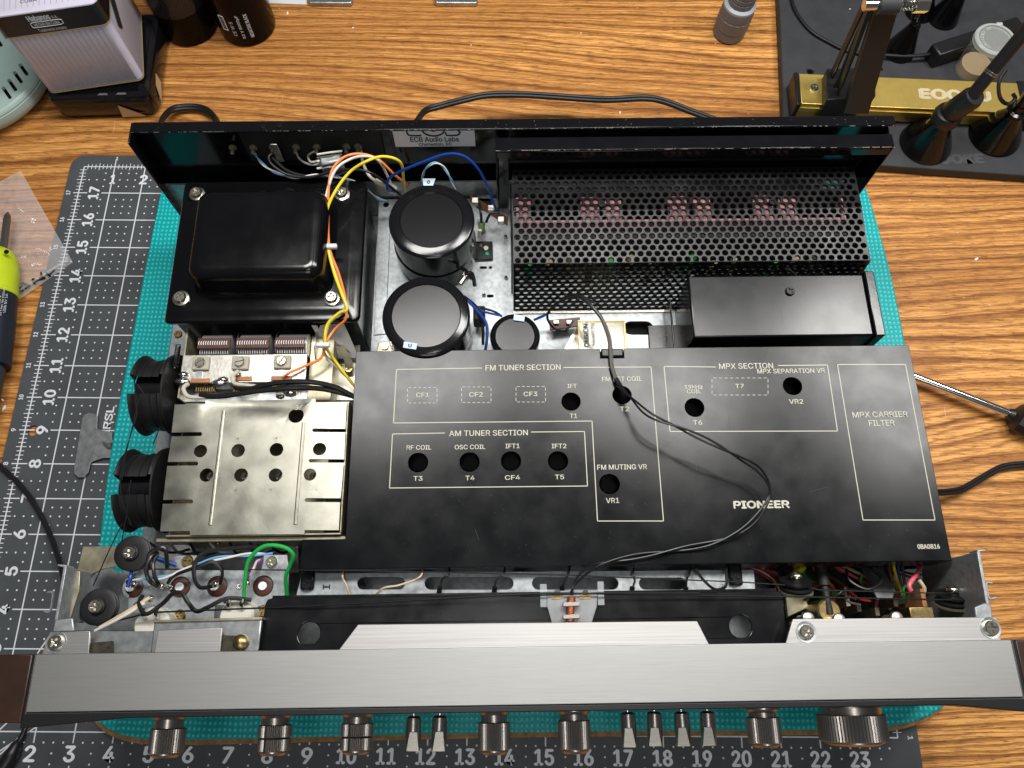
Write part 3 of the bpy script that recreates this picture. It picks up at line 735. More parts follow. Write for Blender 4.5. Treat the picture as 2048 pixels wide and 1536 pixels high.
# tuner cover (black tray with silk screen) ----------------------------
ZC = 4.9
cl, ct, cr, cbm = A(712, 703, ZC).x, A(1200, 697, ZC).y, A(1860, 900, ZC).x, A(1200, 1131, ZC).y
clf = A(600, 1131, ZC).x; cst = A(690, 1078, ZC).y
outl = [(cl, ct), (cl, cst), (clf, cst), (clf, cbm), (cr, cbm), (cr, ct)]
nx0, nx1, nyy = A(1200, 700, ZC).x, A(1247, 700, ZC).x, A(1222, 716, ZC).y
outl += [(nx1, ct), (nx1, nyy), (nx0, nyy), (nx0, ct)]
HP = [(1142, 803, 18.5), (1244, 790, 18.5), (1389, 815, 19), (1585, 772, 18.5), (836, 925, 19.5), (939, 924, 19.5), (1022, 922, 19.5), (1116, 922, 19.5), (1219, 968, 20)]
holes = [circ(A(px, py, ZC), ra(px, py, ZC, r_), 32) for px, py, r_ in HP]
mb = MB().plate(outl, holes, ZC, .04)
cov = rp('tuner_cover', mb, 'cover', bevel=.012, smooth=30)
sk = MB().box(cl, cl + .04, cst, ct, 3.6, ZC - .045).box(clf, cr, cbm, cbm + .04, 4.05, ZC - .045).box(cr - .06, cr - .02, cbm + .045, ct, 2.32, ZC - .045).box(cl + .045, nx0 - .01, ct - .04, ct, 3.6, ZC - .045).box(nx1 + .01, cr - .045, ct - .04, ct, 3.6, ZC - .045)
sub('cover_side', sk, 'black', cov, local=True)
sub('grommet', MB().box(nx0 + .02, nx1 - .02, nyy + .02, ct - .02, ZC - .1, ZC + .06), 'blackplastic', cov, bevel=.03, local=True)
G = MB(); ZG = ZC + .0035; W_ = .019
def gl(p, q_, w=W_, dz=0): strip(G, A(*p, ZG), A(*q_, ZG), w, ZG + dz)
def poly(pts, dz=0):
    for a_, b_ in zip(pts[:-1], pts[1:]): gl(a_, b_, dz=dz)
poly([(964, 736), (793, 739), (787, 846), (1184, 842), (1195, 1042), (1327, 1042), (1302, 734), (1127, 735)])
poly([(890, 866), (785, 868), (779, 976), (1175, 972), (1169, 863), (1062, 864)], .0004)
poly([(1432, 734), (1328, 733), (1340, 863), (1675, 862), (1655, 730), (1556, 731)], .0004)
poly([(1676, 729), (1811, 729), (1870, 1040), (1726, 1040), (1675, 729)], .0004)
def dash(p, q_, n, w=.012):
    for i in range(n):
        a_ = (p[0] + (q_[0] - p[0]) * (i + .2) / n, p[1] + (q_[1] - p[1]) * (i + .2) / n); b_ = (p[0] + (q_[0] - p[0]) * (i + .8) / n, p[1] + (q_[1] - p[1]) * (i + .8) / n)
        gl(a_, b_, w, .0008)
def dashbox(x0_, y0_, x1_, y1_, nh=6, nv=3):
    dash((x0_, y0_), (x1_, y0_), nh); dash((x0_, y1_), (x1_, y1_), nh); dash((x0_, y0_), (x0_, y1_), nv); dash((x1_, y0_), (x1_, y1_), nv)
dashbox(815, 775, 874, 806); dashbox(923, 774, 982, 805); dashbox(1032, 773, 1091, 804); dashbox(1424, 756, 1536, 790, 10, 3)
sub('silkscreen_lines', G, 'cream', cov, local=True, smooth=0)
T = MB()
def ct_(t, px, py, wpx, hpx, bold=.0028, z=ZG + .001):
    c = A(px, py, z); w = (A(px + wpx / 2, py, z) - A(px - wpx / 2, py, z)).length; h = (A(px, py + hpx / 2, z) - A(px, py - hpx / 2, z)).length
    text(T, t, c, (1, 0, 0), (0, 1, 0), w, h, bold)
for a_ in (('FM TUNER SECTION', 1046, 735, 150, 11), ('AM TUNER SECTION', 977, 866, 157, 11), ('MPX SECTION', 1492, 732, 108, 11), ('MPX SEPARATION VR', 1582, 742, 135, 9),
           ('CF1', 845, 790, 25, 9), ('CF2', 952, 789, 27, 9), ('CF3', 1061, 788, 27, 9), ('IFT', 1144, 772, 18, 8), ('FM DET COIL', 1244, 758, 80, 9), ('T1', 1147, 832, 14, 9), ('T2', 1249, 818, 18, 9),
           ('RF COIL', 838, 895, 49, 9), ('OSC COIL', 940, 894, 61, 9), ('IFT1', 1025, 892, 28, 9), ('IFT2', 1118, 892, 29, 9), ('T3', 836, 957, 18, 9), ('T4', 940, 956, 18, 9), ('CF4', 1025, 955, 30, 9), ('T5', 1119, 954, 18, 9),
           ('FM MUTING VR', 1244, 934, 99, 10), ('VR1', 1225, 1001, 26, 10), ('19kHz', 1387, 774, 36, 8), ('COIL', 1388, 783, 28, 8), ('T7', 1479, 772, 17, 8), ('T6', 1395, 845, 18, 9), ('VR2', 1592, 803, 28, 9),
           ('MPX CARRIER', 1760, 829, 110, 11), ('FILTER', 1763, 846, 51, 11)):
    ct_(*a_)
ct_('PIONEER', 1523, 1009, 110, 14, .014)
ct_('0BA0816', 1857, 1093, 44, 9, .005)
sub('silkscreen_lettering', T, 'cream', cov, local=True, smooth=0)
def specks(name, parent, n, x0, x1, y0, y1, z, m, smin=.004, smax=.012, seed=1, lines=0):
    r_ = random.Random(seed); d = MB()
    for i in range(n):
        x, y, q_ = r_.uniform(x0, x1), r_.uniform(y0, y1), r_.uniform(smin, smax); a_ = r_.random() * 3.14
        d.add([(x + q_ * math.cos(a_ + t) * (1.6 if k % 2 else .8), y + q_ * math.sin(a_ + t) * .9, z) for k, t in enumerate((0, 1.3, 2.9, 4.4))], [(0, 1, 2, 3)])
    for i in range(lines):
        x, y, L_ = r_.uniform(x0, x1), r_.uniform(y0, y1), r_.uniform(.1, .5); a_ = r_.random() * 3.14
        strip(d, (x, y), (x + L_ * math.cos(a_), y + L_ * math.sin(a_)), .004, z)
    o = sub(name, d, m, parent, local=True, smooth=0); o['kind'] = 'stuff'; return o
K['dust'] = mat('grey_dust', (.09, .092, .095), .8)
specks('dust_specks', cov, 420, cl + .1, cr - .1, cbm + .1, ct - .1, ZC + .0025, 'dust', .003, .008, 3, 7)
specks('dust_specks', pbx, 90, px0 + .1, px1 - .1, py0 + .1, py1 - .1, 4.853, 'dust', .003, .007, 4, 5)
K['chip'] = mat('bare_metal_chip', (.45, .42, .38), .35, 1.)
ch_ = MB(); r_ = random.Random(8)
for i in range(110):
    x = XL + (XR - XL) * (r_.random() ** (1.7 if i % 2 else 1)); w_ = r_.uniform(.01, .09)
    ch_.box(x, min(x + w_, XR), YR - .252, YR - .243, 5.985, 6.0025)
for i in range(60):
    x = r_.uniform(XL, XR); y = r_.uniform(YR - .23, YR + .04); q_ = r_.uniform(.004, .011); ch_.box(x, x + q_ * 1.5, y, y + q_, 5.999, 6.0015)
sub('paint_chips', ch_, 'chip', rear, local=True, smooth=0)['kind'] = 'stuff'
ch_ = MB()
for i in range(70):
    x = r_.uniform(-.33, XR - .05); w_ = r_.uniform(.02, .3); ch_.box(x, min(x + w_, XR - .03), YR - .793, YR - .786, 5.868, 5.8825)
rp('edge_wear', ch_, 'chip')['kind'] = 'stuff'

# dark tuner board under the cover
tbx = rp('tuner_board', MB().box(clf + .1, cr - .1, cbm + .35, ct - .1, 3.3, 3.36), 'void')
for px, py, r_ in HP:
    c = A(px, py, 4.2); sub('coil_can', MB().lathe([(.26, 3.37), (.26, 4.15), (.2, 4.2)], 20, Matrix.Translation((c.x, c.y, 0))), 'void', tbx, local=True)

# front end tuner can ---------------------------------------------------
ZT = 4.9
op = [(410, 800), (630, 797), (632, 806), (693, 804), (690, 857), (627, 857), (624, 860), (627, 864), (690, 864), (688, 918), (620, 918), (617, 921), (620, 925), (687, 925), (681, 996), (612, 996), (609, 1000), (612, 1004), (680, 1004), (677, 1060),
      (609, 1060), (609, 1068), (380, 1070), (380, 1062), (319, 1062), (324, 1007), (384, 1007), (387, 1003), (384, 999), (325, 999), (333, 931), (394, 931), (397, 927), (394, 923), (334, 923), (342, 872), (402, 872), (405, 868), (402, 864), (342, 864), (348, 808), (410, 808)]
oo = [A(px, py, ZT)[:2] for px, py in op][::-1]
TH = [(401, 902, 13.2), (476, 901, 13.8), (553, 899, 13.8), (639, 898, 13.2), (413, 950, 13.8), (482, 950, 13.8), (551, 950, 13.8), (620, 949, 12.6), (592, 831, 15.5)]
def zwarp(x, y):
    p = A(500, 806, ZT); d = max(0, 1 - abs(y - p.y) / .42); e = max(0, 1 - abs(x - p.x - .1) / 1.2)
    xl, xr = A(385, 930, ZT).x, A(622, 930, ZT).x
    tilt = 0
    if x < xl: tilt = (xl - x) * -.07
    if x > xr: tilt = (x - xr) * -.03
    return ZT - .09 * (d * d * (3 - 2 * d)) * math.sqrt(e) + tilt
mb = MB().plate(oo, [circ(A(px, py, ZT), ra(px, py, ZT, r_), 20) for px, py, r_ in TH], ZT, .03)
# warp the lid a little, as bent in the photograph: refine with bmesh
def refine(mb, cuts, zf, maxlen):
    bm = bmesh.new(); vs = [bm.verts.new(v) for v in mb.v]
    for f in mb.f:
        try: bm.faces.new([vs[i] for i in f])
        except ValueError: pass
    for _ in range(4):
        es = [e for e in bm.edges if e.calc_length() > maxlen]
        if not es: break
        bmesh.ops.subdivide_edges(bm, edges=es, cuts=1)
        bmesh.ops.triangulate(bm, faces=[f for f in bm.faces if len(f.verts) > 3])
    for v in bm.verts: v.co.z += zf(v.co.x, v.co.y) - ZT
    bm.verts.index_update(); r_ = MB(); r_.v = [tuple(v.co) for v in bm.verts]; r_.f = [tuple(v.index for v in f.verts) for f in bm.faces]; bm.free(); return r_
mb = refine(mb, 1, zwarp, .22)
can = rp('tuner_can_lid', mb, 'tuner', smooth=60)
fx0, fx1, fy0, fy1 = A(335, 1030, 4.8).x + .03, A(690, 930, 4.8).x, A(500, 1070, 4.8).y, A(500, 803, 4.8).y
cw = MB().box(fx0, fx1, fy0 - .02, fy0 + .02, 2.9, 4.83).box(fx0, fx1, fy1 - .04, fy1, 2.9, 4.72).box(fx0, fx0 + .04, fy0 + .03, fy1 - .05, 2.9, 4.72).box(fx1 - .04, fx1, fy0 + .03, fy1 - .05, 2.9, 4.78).box(fx0 + .05, fx1 - .05, fy0 + .05, fy1 - .05, 2.9, 2.95)
sub('can_wall', cw, 'olive', can, local=True, bevel=.01)
sub('can_flange', MB().box(fx0 - .25, fx1 + .1, fy0 - .12, fy0 - .03, 4.66, 4.72), 'olive', can, local=True, bevel=.02)
for (a_, b_) in (((448, 822), (421, 1050)), ((608, 846), (591, 1049))):
    sub('stiffening_bead', MB().tube([A(*a_, ZT - .01), A(*b_, ZT - .01)], .045, 10, smooth=False), 'tuner', can, local=True)
for px, py, r_ in TH[4:8]:
    c = A(px + 7, py + 2, 4.6); o = sub('trimmer_screw', MB().lathe([(.10, 4.2), (.10, 4.55), (.08, 4.58)], 18, Matrix.Translation((c.x, c.y, 0))), 'trimmer', can, local=True)
    c = A(px + 8, py + 2, 4.6); sub('screw_slot', MB().box(c.x - .012, c.x + .012, c.y - .08, c.y + .08, 4.581, 4.59).xform(Matrix.Translation((c.x, c.y, 0)) @ Matrix.Rotation(-.4, 4, 'Z') @ Matrix.Translation((-c.x, -c.y, 0))), 'ink', can, local=True)
T = MB()
for t, px, py, w in (('LA', 402, 878, 18), ('LR', 478, 879, 18), ('LR', 555, 878, 18), ('LO', 641, 876, 18), ('TCA', 408, 981, 28), ('TCR', 480, 982, 28), ('TCR', 550, 981, 28), ('TCO', 622, 975, 28), ('TE', 597, 814, 16)):
    c = A(px, py, ZT + .004); text(T, t, (c.x, c.y, ZT + .004 + (zwarp(c.x, c.y) - ZT)), (-1, 0, 0), (0, -1, 0), ra(px, py, ZT, w), .11, 0)
K['stamp'] = mat('stamped_shadow', (.36, .33, .27), .4, 1.)
sub('stamped_lettering', T, 'stamp', can, local=True, smooth=0)
T = MB(); c = A(520, 833, ZT); T.tube([(c.x + .2 * math.cos(a_), c.y + .1 * math.sin(a_), ZT - .045) for a_ in [2 * PI * i / 16 for i in range(17)]], .008, 5, sub=2)
text(T, 'alps', (c.x, c.y, ZT - .03), (-1, 0, 0), (0, -1, 0), .26, .1)
sub('stamped_emblem', T, 'stamp', can, local=True, smooth=0)
screw(can, (A(433, 1088, 4.0).x, fy0 - .03, 3.9), .07, 'brass', 0, q=Vector((0, -1, 0)).to_track_quat('Z', 'Y'))

# variable capacitor gang -------------------------------------------------
ZV = 4.45
vx0, vx1 = A(362, 740, ZV).x, A(612, 740, ZV).x; vy0, vy1 = A(480, 765, ZV).y, A(480, 709, ZV).y
vc = rp('tuning_capacitor', MB().box(vx0, vx1, vy0, vy1, ZV - .05, ZV), 'silver', bevel=.012)
yk = A(480, 800, 4.2).y
sub('capacitor_end', MB().box(vx0 - .03, vx0 + .02, yk, vy1 + .75, 3.0, ZV - .06), 'olive', vc, local=True, bevel=.01)
sub('capacitor_end', MB().box(vx1 - .02, vx1 + .55, yk, vy1 + .62, 2.9, ZV - .35), 'olive', vc, local=True, bevel=.01)
sub('capacitor_back', MB().box(vx0, vx1, vy0 - .5, vy0 - .45, 3.0, 4.2), 'galvdull', vc, local=True)
for g, (pa, pz) in enumerate(((400, 455), (477, 533), (555, 612))):
    xa, xb = A(pa, 685, 4.5).x, A(pz, 685, 4.5).x; yv0, yv1 = vy1 + .03, A(430, 663, 4.5).y
    vm = MB()
    for i in range(13):
        x = xa + (xb - xa) * i / 12
        V = [(x + s_, yv0 + (yv1 - yv0) * t, 4.46 - .18 * (2 * t - 1) ** 2 * (1 if t > .5 else .2)) for s_ in (-.007, .007) for t in (0, .25, .5, .75, .9, 1)]
        W2 = [(v[0], v[1], 3.2) for v in V]
        n = 6; F = [tuple(range(5 - 5, 6)), ]
        vm.add(V + W2, [(k, k + 1, 12 + k + 1, 12 + k) for k in range(5)] + [(6 + k + 1, 6 + k, 18 + k, 18 + k + 1) for k in range(5)] + [(k + 1, k, 6 + k, 6 + k + 1) for k in range(5)] + [(5, 11, 23, 17)])
    sub('vane_set', vm, 'vane', vc, local=True, smooth=0)
    bx0, bx1 = A(pa - 4, 687, 4.5).x, A(pz + 6 if g < 2 else pz - 2, 687, 4.5).x; by0, by1 = A(430, 698, 4.5).y, A(430, 677, 4.5).y
    bar = sub('insulator_bar', MB().box(bx0, bx1, by0, by1, 4.47, 4.54), 'bakelite', vc, local=True, bevel=.01)
    tk = MB()
    for i in range(13):
        x = xa + (xb - xa) * i / 12; tk.tube([(x, (by0 + by1) / 2 - .05, 4.548), (x - .014, (by0 + by1) / 2, 4.548), (x, (by0 + by1) / 2 + .05, 4.548)], .009, 4, smooth=False)
    sub('solder_tabs', tk, 'label', vc, local=True)
    dc = A(pz + 18, 690, 4.2); xr = xb + .16
    V = [(xr, dc.y + .02 + .42 * math.cos(a_), 3.95 + .42 * math.sin(a_)) for a_ in [PI * i / 12 for i in range(13)]]
    dm = MB(); dm.add(V + [(v[0] + .03, v[1], v[2]) for v in V], [tuple(range(13)), tuple(range(13, 26))[::-1]] + [(i, i + 13, i + 14, i + 1) for i in range(12)])
    sub('rotor_vane', dm, 'gun', vc, local=True, smooth=0)
for px, py in ((402, 727), (481, 726), (565, 724)):
    c = A(px, py, ZV + .05); o = sub('trimmer_block', MB().box(c.x - .2, c.x + .2, c.y - .17, c.y + .17, ZV + .002, ZV + .09), 'trimmer', vc, local=True, bevel=.03)
    screw(vc, (c.x - .0, c.y, ZV + .1), .125, 'screw', random.uniform(0, 90), slot=True)
    d = A(px - 3, py + 21, ZV); sub('trimmer_tab', MB().box(d.x - .07, d.x + .07, d.y - .14, d.y + .1, ZV + .001, ZV + .02), 'galvdull', vc, local=True)
for pa, pz, py in ((382, 420, 762), (472, 504, 758), (543, 584, 757)):
    c = A(pa, py, ZV); e = A(pz, py, ZV); sub('fibre_strip', MB().box(c.x, e.x, c.y - .05, c.y + .05, ZV + .001, ZV + .03), 'fibre', vc, local=True)
for pa, pz, py in ((392, 432, 775), (468, 512, 775), (546, 600, 772)):
    c = A(pa, py, 4.3); e = A(pz, py, 4.3); tk = MB()
    for i in range(9): tk.box(c.x + (e.x - c.x) * i / 9, c.x + (e.x - c.x) * i / 9 + .025, c.y - .1, c.y + .1, 4.2, 4.3)
    sub('solder_tabs', tk, 'brass', vc, local=True)
sub('gang_shelf', MB().box(vx0 + .0, vx1 + .3, yk + .02, vy0 - .02, 4.0, 4.05), 'galvdull', vc, local=True)
for px, py, r_ in ((363, 762, .14), (366, 748, .1), (437, 765, .13), (446, 758, .1), (476, 748, .07), (580, 785, .12), (560, 792, .08)):
    c = A(px, py, ZV + .05); sub('solder_blob', MB().lathe([(r_ * .7, -.05), (r_, .02), (r_ * .8, .08), (r_ * .3, .13)], 9, Matrix.Translation((c.x, c.y, ZV)) @ Matrix.Rotation(.3, 4, 'X') @ Matrix.Diagonal((1.4, .8, 1, 1))), 'solder', vc, local=True, smooth=70)
# spring + shaft
sp = MB(); pA = A(357, 690, 4.5); pB = A(350, 735, 4.5)
sp.tube([pA.lerp(pB, i / 90) + Vector((.06 * math.cos(i * .9), 0, .06 * math.sin(i * .9))) for i in range(91)], .014, 5, smooth=False)
rp('drum_spring', sp, 'black')
# shelf right of gang, bracket with notches
rp('gang_base_plate', MB().prism([A(640, 700, 3.4), A(720, 690, 3.4), A(720, 800, 3.4), A(600, 800, 3.4)], 3.34), 'tuner')
wg = rp('wire_guide', MB().prism([A(622, 650, 4.35), A(634, 650, 4.35), A(637, 657, 4.35), A(641, 650, 4.35), A(652, 648, 4.35), A(656, 655, 4.35), A(660, 648, 4.35), A(688, 647, 4.35), A(718, 715, 3.6), A(662, 718, 3.6)], 0, dz=.04), 'guide', bevel=.008)
gb = rp('wire_guide_foot', MB().prism([A(670, 693, 4.05), A(688, 692, 4.0), A(705, 722, 3.7), A(706, 748, 3.5), A(690, 750, 3.5), A(689, 722, 3.7)], 0, dz=.03), 'olive')
screw(gb, A(698, 739, 3.55), .10, 'brass')
# dial drums ----------------------------------------------------------------
def drum(xa, xb, yc, zc, Rr, nm, a_notch):
    Mx = Matrix.Translation((xa, yc, zc)) @ Matrix.Rotation(PI / 2, 4, 'Y'); w = xb - xa
    # local z -> world +x ; flanges and grooved rim
    notch = R(14)
    prof = [(Rr - .35, 0), (Rr - .03, 0), (Rr, .03), (Rr - .02, .07), (Rr - .13, .12), (Rr - .13, w * .66), (Rr - .02, w * .72), (Rr, w * .75), (Rr - .03, w * .80), (Rr - .35, w * .80)]
    o = rp(nm, MB().lathe(prof, 56, Mx, capb=False, capt=False, arc=(a_notch + notch, a_notch + 2 * PI - notch)), 'rubber', smooth=50)
    sub('drum_flange', MB().lathe([(Rr - .1, w * .805), (Rr + .02, w * .82), (Rr + .02, w * .86), (.2, w * 1.0), (.2, w * 1.02)], 56, Mx), 'rubber', o, local=True, smooth=50)
    sub('drum_core', MB().lathe([(Rr - .36, .01), (Rr - .36, w * .79)], 40, Mx), 'black', o, local=True)
    sub('drum_hub', MB().lathe([(.16, w * .1), (.16, w * .8)], 20, Mx).lathe([(.09, w), (.09, w + .5)], 20, Mx), 'chrome', o, local=True)
    cm_ = MB()
    for k in (.24, .5):
        cm_.lathe([(Rr - .129, w * k - .013), (Rr - .11, w * k), (Rr - .129, w * k + .013)], 56, Mx, capb=False, capt=False, arc=(a_notch + notch, a_notch + 2 * PI - notch))
    sub('dial_cord', cm_, 'w_black', o, local=True)
    return o
# angle 0 of the lathe is local x -> world -z ; camera looks from above: PI
ya, yb2 = A(300, 703, 4.3).y, A(300, 858, 4.3).y
drum(A(262, 780, 4.6).x, A(352, 780, 4.6).x - .1, (ya + yb2) / 2, 3.85, (ya - yb2) / 2, 'dial_drum', PI + .03)
ya, yb2 = A(300, 890, 4.3).y, A(300, 1057, 4.3).y
drum(A(230, 975, 4.6).x, A(335, 975, 4.6).x - .12, (ya + yb2) / 2, 3.85, (ya - yb2) / 2, 'dial_drum', PI + .08)
# dial cords
def cord(pts, r=.014, nm='dial_cord', m='w_black', n=6): return rp(nm, MB().tube([A(*p) for p in pts], r, n, smooth=False), m)
cord([(268, 752, 4.8), (274, 830, 4.85), (252, 900, 4.85), (244, 960, 4.8)]); cord([(279, 795, 4.8), (240, 955, 4.8), (243, 1000, 4.85), (262, 1050, 4.7)])
cord([(320, 855, 4.6), (306, 888, 4.6)]); cord([(246, 1045, 4.6), (222, 1092, 4.5), (186, 1172, 4.55)]); cord([(262, 960, 4.85), (253, 1030, 4.85), (243, 1085, 4.6)])
cord([(275, 768, 4.8), (290, 790, 4.6)]); cord([(249, 1000, 4.5), (262, 965, 4.5)])

# front rail and dial plate ---------------------------------------------
ZRl = 4.45
rail = [A(603, 1146, ZRl), A(1508, 1139, ZRl), A(1512, 1192, ZRl), A(590, 1200, ZRl)]
sl = [pill(A(a_, 1167, ZRl), A(b_, 1167, ZRl), .125) for a_, b_ in ((726, 798), (861, 1015), (1076, 1225), (1290, 1360))]
rl_ = rp('front_rail', MB().plate([p[:2] for p in rail], sl, ZRl, .05), 'galv', bevel=.012)
sub('rail_lettering', (lambda m_: (text(m_, 'I', A(653, 1174, ZRl + .004), (0, 1, 0), (-1, 0, 0), .10, .15, .006), text(m_, 'A', A(1447, 1171, ZRl + .004), (0, -1, 0), (1, 0, 0), .07, .09), m_)[2])(MB()), 'ink', rl_, local=True, smooth=0)
for p, s in (((613, 1167), 1), ((1473, 1158), 1)):
    c = A(*p, ZRl + .12); ob = rp('cover_tab', MB().box(c.x - .15, c.x + .15, c.y - .13, c.y + .35, ZRl + .005, ZRl + .1), 'black', bevel=.05); screw(ob, (c.x, c.y - .02, ZRl + .105), .11, 'screwblack', 20)
ZD = 5.5
d0, d1, d2, d3 = A(531, 1197, ZD), A(1566, 1180, ZD), A(1572, 1287, ZD), A(516, 1301, ZD)
dy1 = (d0.y + d1.y) / 2; dy0 = A(1040, 1300, ZD).y - .05
do = [(d3.x, dy0), (d2.x, dy0), (d1.x, dy1 - .12), (d1.x - .04, dy1 - .03), (d1.x - .14, dy1), (d0.x + .14, dy1), (d0.x + .04, dy1 - .03), (d0.x, dy1 - .12)]
dp = rp('dial_backplate', MB().plate(do, [circ(A(618, 1267, ZD), ra(618, 1267, ZD, 22), 28), circ(A(1481, 1253, ZD), ra(1481, 1253, ZD, 22), 28)], ZD, .05), 'black', bevel=.025)
sub('backplate_edge', MB().box(d0.x + .12, d1.x - .12, dy1 + .0, dy1 + .05, ZD - .35, ZD - .06), 'black', dp, local=True)
# scale pointer
pt = rp('dial_pointer', MB().prism([A(1094, 1182, 5.62), A(1195, 1180, 5.62), A(1194, 1212, 5.62), A(1184, 1245, 5.62), A(1104, 1247, 5.62), A(1094, 1212, 5.62)], 5.585), 'dialmetal', bevel=.006)
sub('coil_winding', MB().tube([A(1143, 1195, 5.72), A(1141, 1220, 5.72), A(1140, 1243, 5.72)], .085, 12), 'copper', pt, local=True)
for py in (1208, 1233): sub('coil_clip', MB().prism([A(1126, py - 4, 5.82), A(1160, py - 5, 5.82), A(1160, py + 4, 5.82), A(1126, py + 5, 5.82)], 5.66), 'gun', pt, local=True, bevel=.01)
for px in (1115, 1171): sub('pointer_tab', MB().prism([A(px - 11, 1188, 5.64), A(px + 11, 1188, 5.64), A(px + 11, 1197, 5.64), A(px - 11, 1199, 5.64)], 5.622), 'brass', pt, local=True); sub('pointer_hook', MB().prism([A(px - 5, 1180, 5.69), A(px + 5, 1180, 5.69), A(px + 5, 1190, 5.69), A(px - 5, 1190, 5.69)], 5.642), 'chrome', pt, local=True)
for q_ in (((1080, 1168), (1093, 1168), (1096, 1214), (1081, 1214)), ((1195, 1163), (1207, 1163), (1209, 1210), (1196, 1210))):
    sub('tape_strip', MB().prism([A(*p, 5.60) for p in q_], 5.59), 'tape', pt, local=True)

# front panel ----------------------------------------------------------
ZB = 6.0
f0, f1, f2, f3 = A(75, 1308, ZB), A(2020, 1279, ZB), A(2052, 1400, ZB), A(42, 1415, ZB)
fxl, fxr = f0.x - .03, f1.x + .02; fyt = (f0.y + f1.y) / 2; fyb = A(1040, 1410, ZB).y
fp = rp('front_panel', MB().box(fxl, fxr, fyb, fyt, ZB - .12, ZB), 'alu', bevel=.015)
sub('panel_face', MB().box(fxl + .02, fxr - .02, fyb + .02, fyb + .2, 1.3, ZB - .125), 'alu', fp, local=True)
yl = A(1040, 1424, ZB - .06).y
lip = MB().prism([(fxl - .08, fyt), (fxl - .01, fyt), (fxl - .005, fyb - .005), (fxr + .01, fyb - .005), (fxr + .02, fyt), (fxr + .1, fyt), (fxr + .1, fyb - .27), (fxr - 1.3, yl), (fxl + 1.9, yl), (fxl - .08, fyb - .28)], 1.4, ZB - .04)
sub('panel_lip', lip, 'blackplastic', fp, local=True, bevel=.02)
for xs, xe in ((fxl - .75, fxl - .09), (fxr + .11, fxr + .75)):
    rp('wood_cheek', MB().box(xs, xe, fyb - .18, fyt, 1.0, ZB - .06), 'darkwood', bevel=.03)
# flange tongues behind the band
ZG2 = ZB - .07
def tongue(pts, nm='panel_tongue', m='aluraw', z=ZG2): return sub(nm, MB().prism([A(*p, z) for p in pts], 0, dz=.06), m, fp, local=True, bevel=.01)
tongue([(716, 1249), (1394, 1242), (1420, 1292), (676, 1302)])
tg = tongue([(1586, 1238), (1993, 1234), (2004, 1290), (1570, 1292)])
tongue([(100, 1264), (180, 1262), (177, 1312), (82, 1312)]); tongue([(316, 1260), (444, 1256), (440, 1310), (308, 1310)], z=ZG2 + .01)
for px, py in ((112, 1285), (1612, 1264), (1981, 1256)):
    c = A(px, py, ZG2); sub('countersunk_ring', MB().lathe([(.20, ZG2), (.20, ZG2 + .012), (.14, ZG2 + .004)], 28, Matrix.Translation((c.x, c.y, 0))), 'galvdull', fp, local=True)
    screw(fp, (c.x, c.y, ZG2 + .01), .145, 'screw', px % 60)
rp('zinc_bracket', MB().prism([A(308, 1243, 5.75), A(524, 1236, 5.75), A(516, 1312, 5.75), A(300, 1312, 5.75)], 0, dz=.05), 'galvdull', bevel=.03)
rp('zinc_bracket_rim', MB().prism([A(308, 1240, 5.8), A(524, 1234, 5.8), A(524, 1239, 5.8), A(308, 1245, 5.8)], 0, dz=.3), 'olive', bevel=.01)
rp('foam_strip', MB().prism([A(176, 1286, 5.8), A(222, 1282, 5.8), A(222, 1310, 5.8), A(176, 1312, 5.8)], 0, dz=.1), 'foamblack')
rp('foam_strip', MB().prism([A(444, 1270, 5.85), A(484, 1272, 5.85), A(484, 1305, 5.85), A(442, 1305, 5.85)], 0, dz=.08), 'foamblack')
rp('zinc_shelf', MB().prism([A(176, 1263, 5.66), A(320, 1262, 5.66), A(320, 1312, 5.66), A(176, 1312, 5.66)], 0, dz=.04), 'galvdull')
rv = rp('rivet', MB().lathe([(.16, 0), (.15, .06), (.09, .12), (.02, .14)], 20, Matrix.Translation(A(482, 1285, 5.78))), 'brass')

# corner brackets -------------------------------------------------------
def bracket(name, px, z, m, dz=.04, bev=.01): return rp(name, MB().prism([A(*p, z) for p in px], 0, dz=dz), m, bevel=bev)
bl = MB()
for pts, z in (([(127, 1133), (133, 1133), (115, 1240), (109, 1240)], 5.75),): bl.prism([A(*p, z) for p in pts], 4.7)
bl.prism([A(*p, 5.75) for p in ((115, 1128), (133, 1130), (133, 1135), (115, 1132))], 0, dz=.3)
rp('side_bracket', bl, 'galv', bevel=.01)
bracket('olive_side_plate', [(135, 1138), (160, 1142), (158, 1180), (140, 1240), (116, 1238)], 5.3, 'olive', .06)
bracket('pulley_arm', [(166, 1093), (262, 1092), (262, 1127), (206, 1138), (162, 1158), (152, 1150)], 4.35, 'olive', .05)
bracket('pulley_arm', [(152, 1203), (225, 1205), (235, 1236), (150, 1238)], 4.6, 'olive', .05)
bracket('corner_tab', [(110, 1240), (145, 1236), (148, 1262), (105, 1264)], 5.85, 'galv', .06, .02)
hk = MB().tube([A(95, 1185, 4.6), A(103, 1184, 4.6), A(106, 1190, 4.6), A(102, 1218, 4.6), A(98, 1224, 4.6), A(88, 1223, 4.6)], .025, 6)
rp('wire_hook', hk, 'galv')
br = MB().prism([A(*p, 5.75) for p in ((1954, 1103), (1960, 1102), (1986, 1246), (1979, 1246))], 3.4).prism([A(*p, 5.75) for p in ((1954, 1100), (1971, 1098), (1971, 1102), (1956, 1104))], 0, dz=.3)
rp('side_bracket', br, 'galv', bevel=.01)
rp('wire_hook', MB().tube([A(1984, 1166, 5.3), A(1974, 1165, 5.3), A(1972, 1172, 5.3), A(1977, 1195, 5.3), A(1982, 1197, 5.3), A(1992, 1195, 5.3)], .025, 6), 'galv')
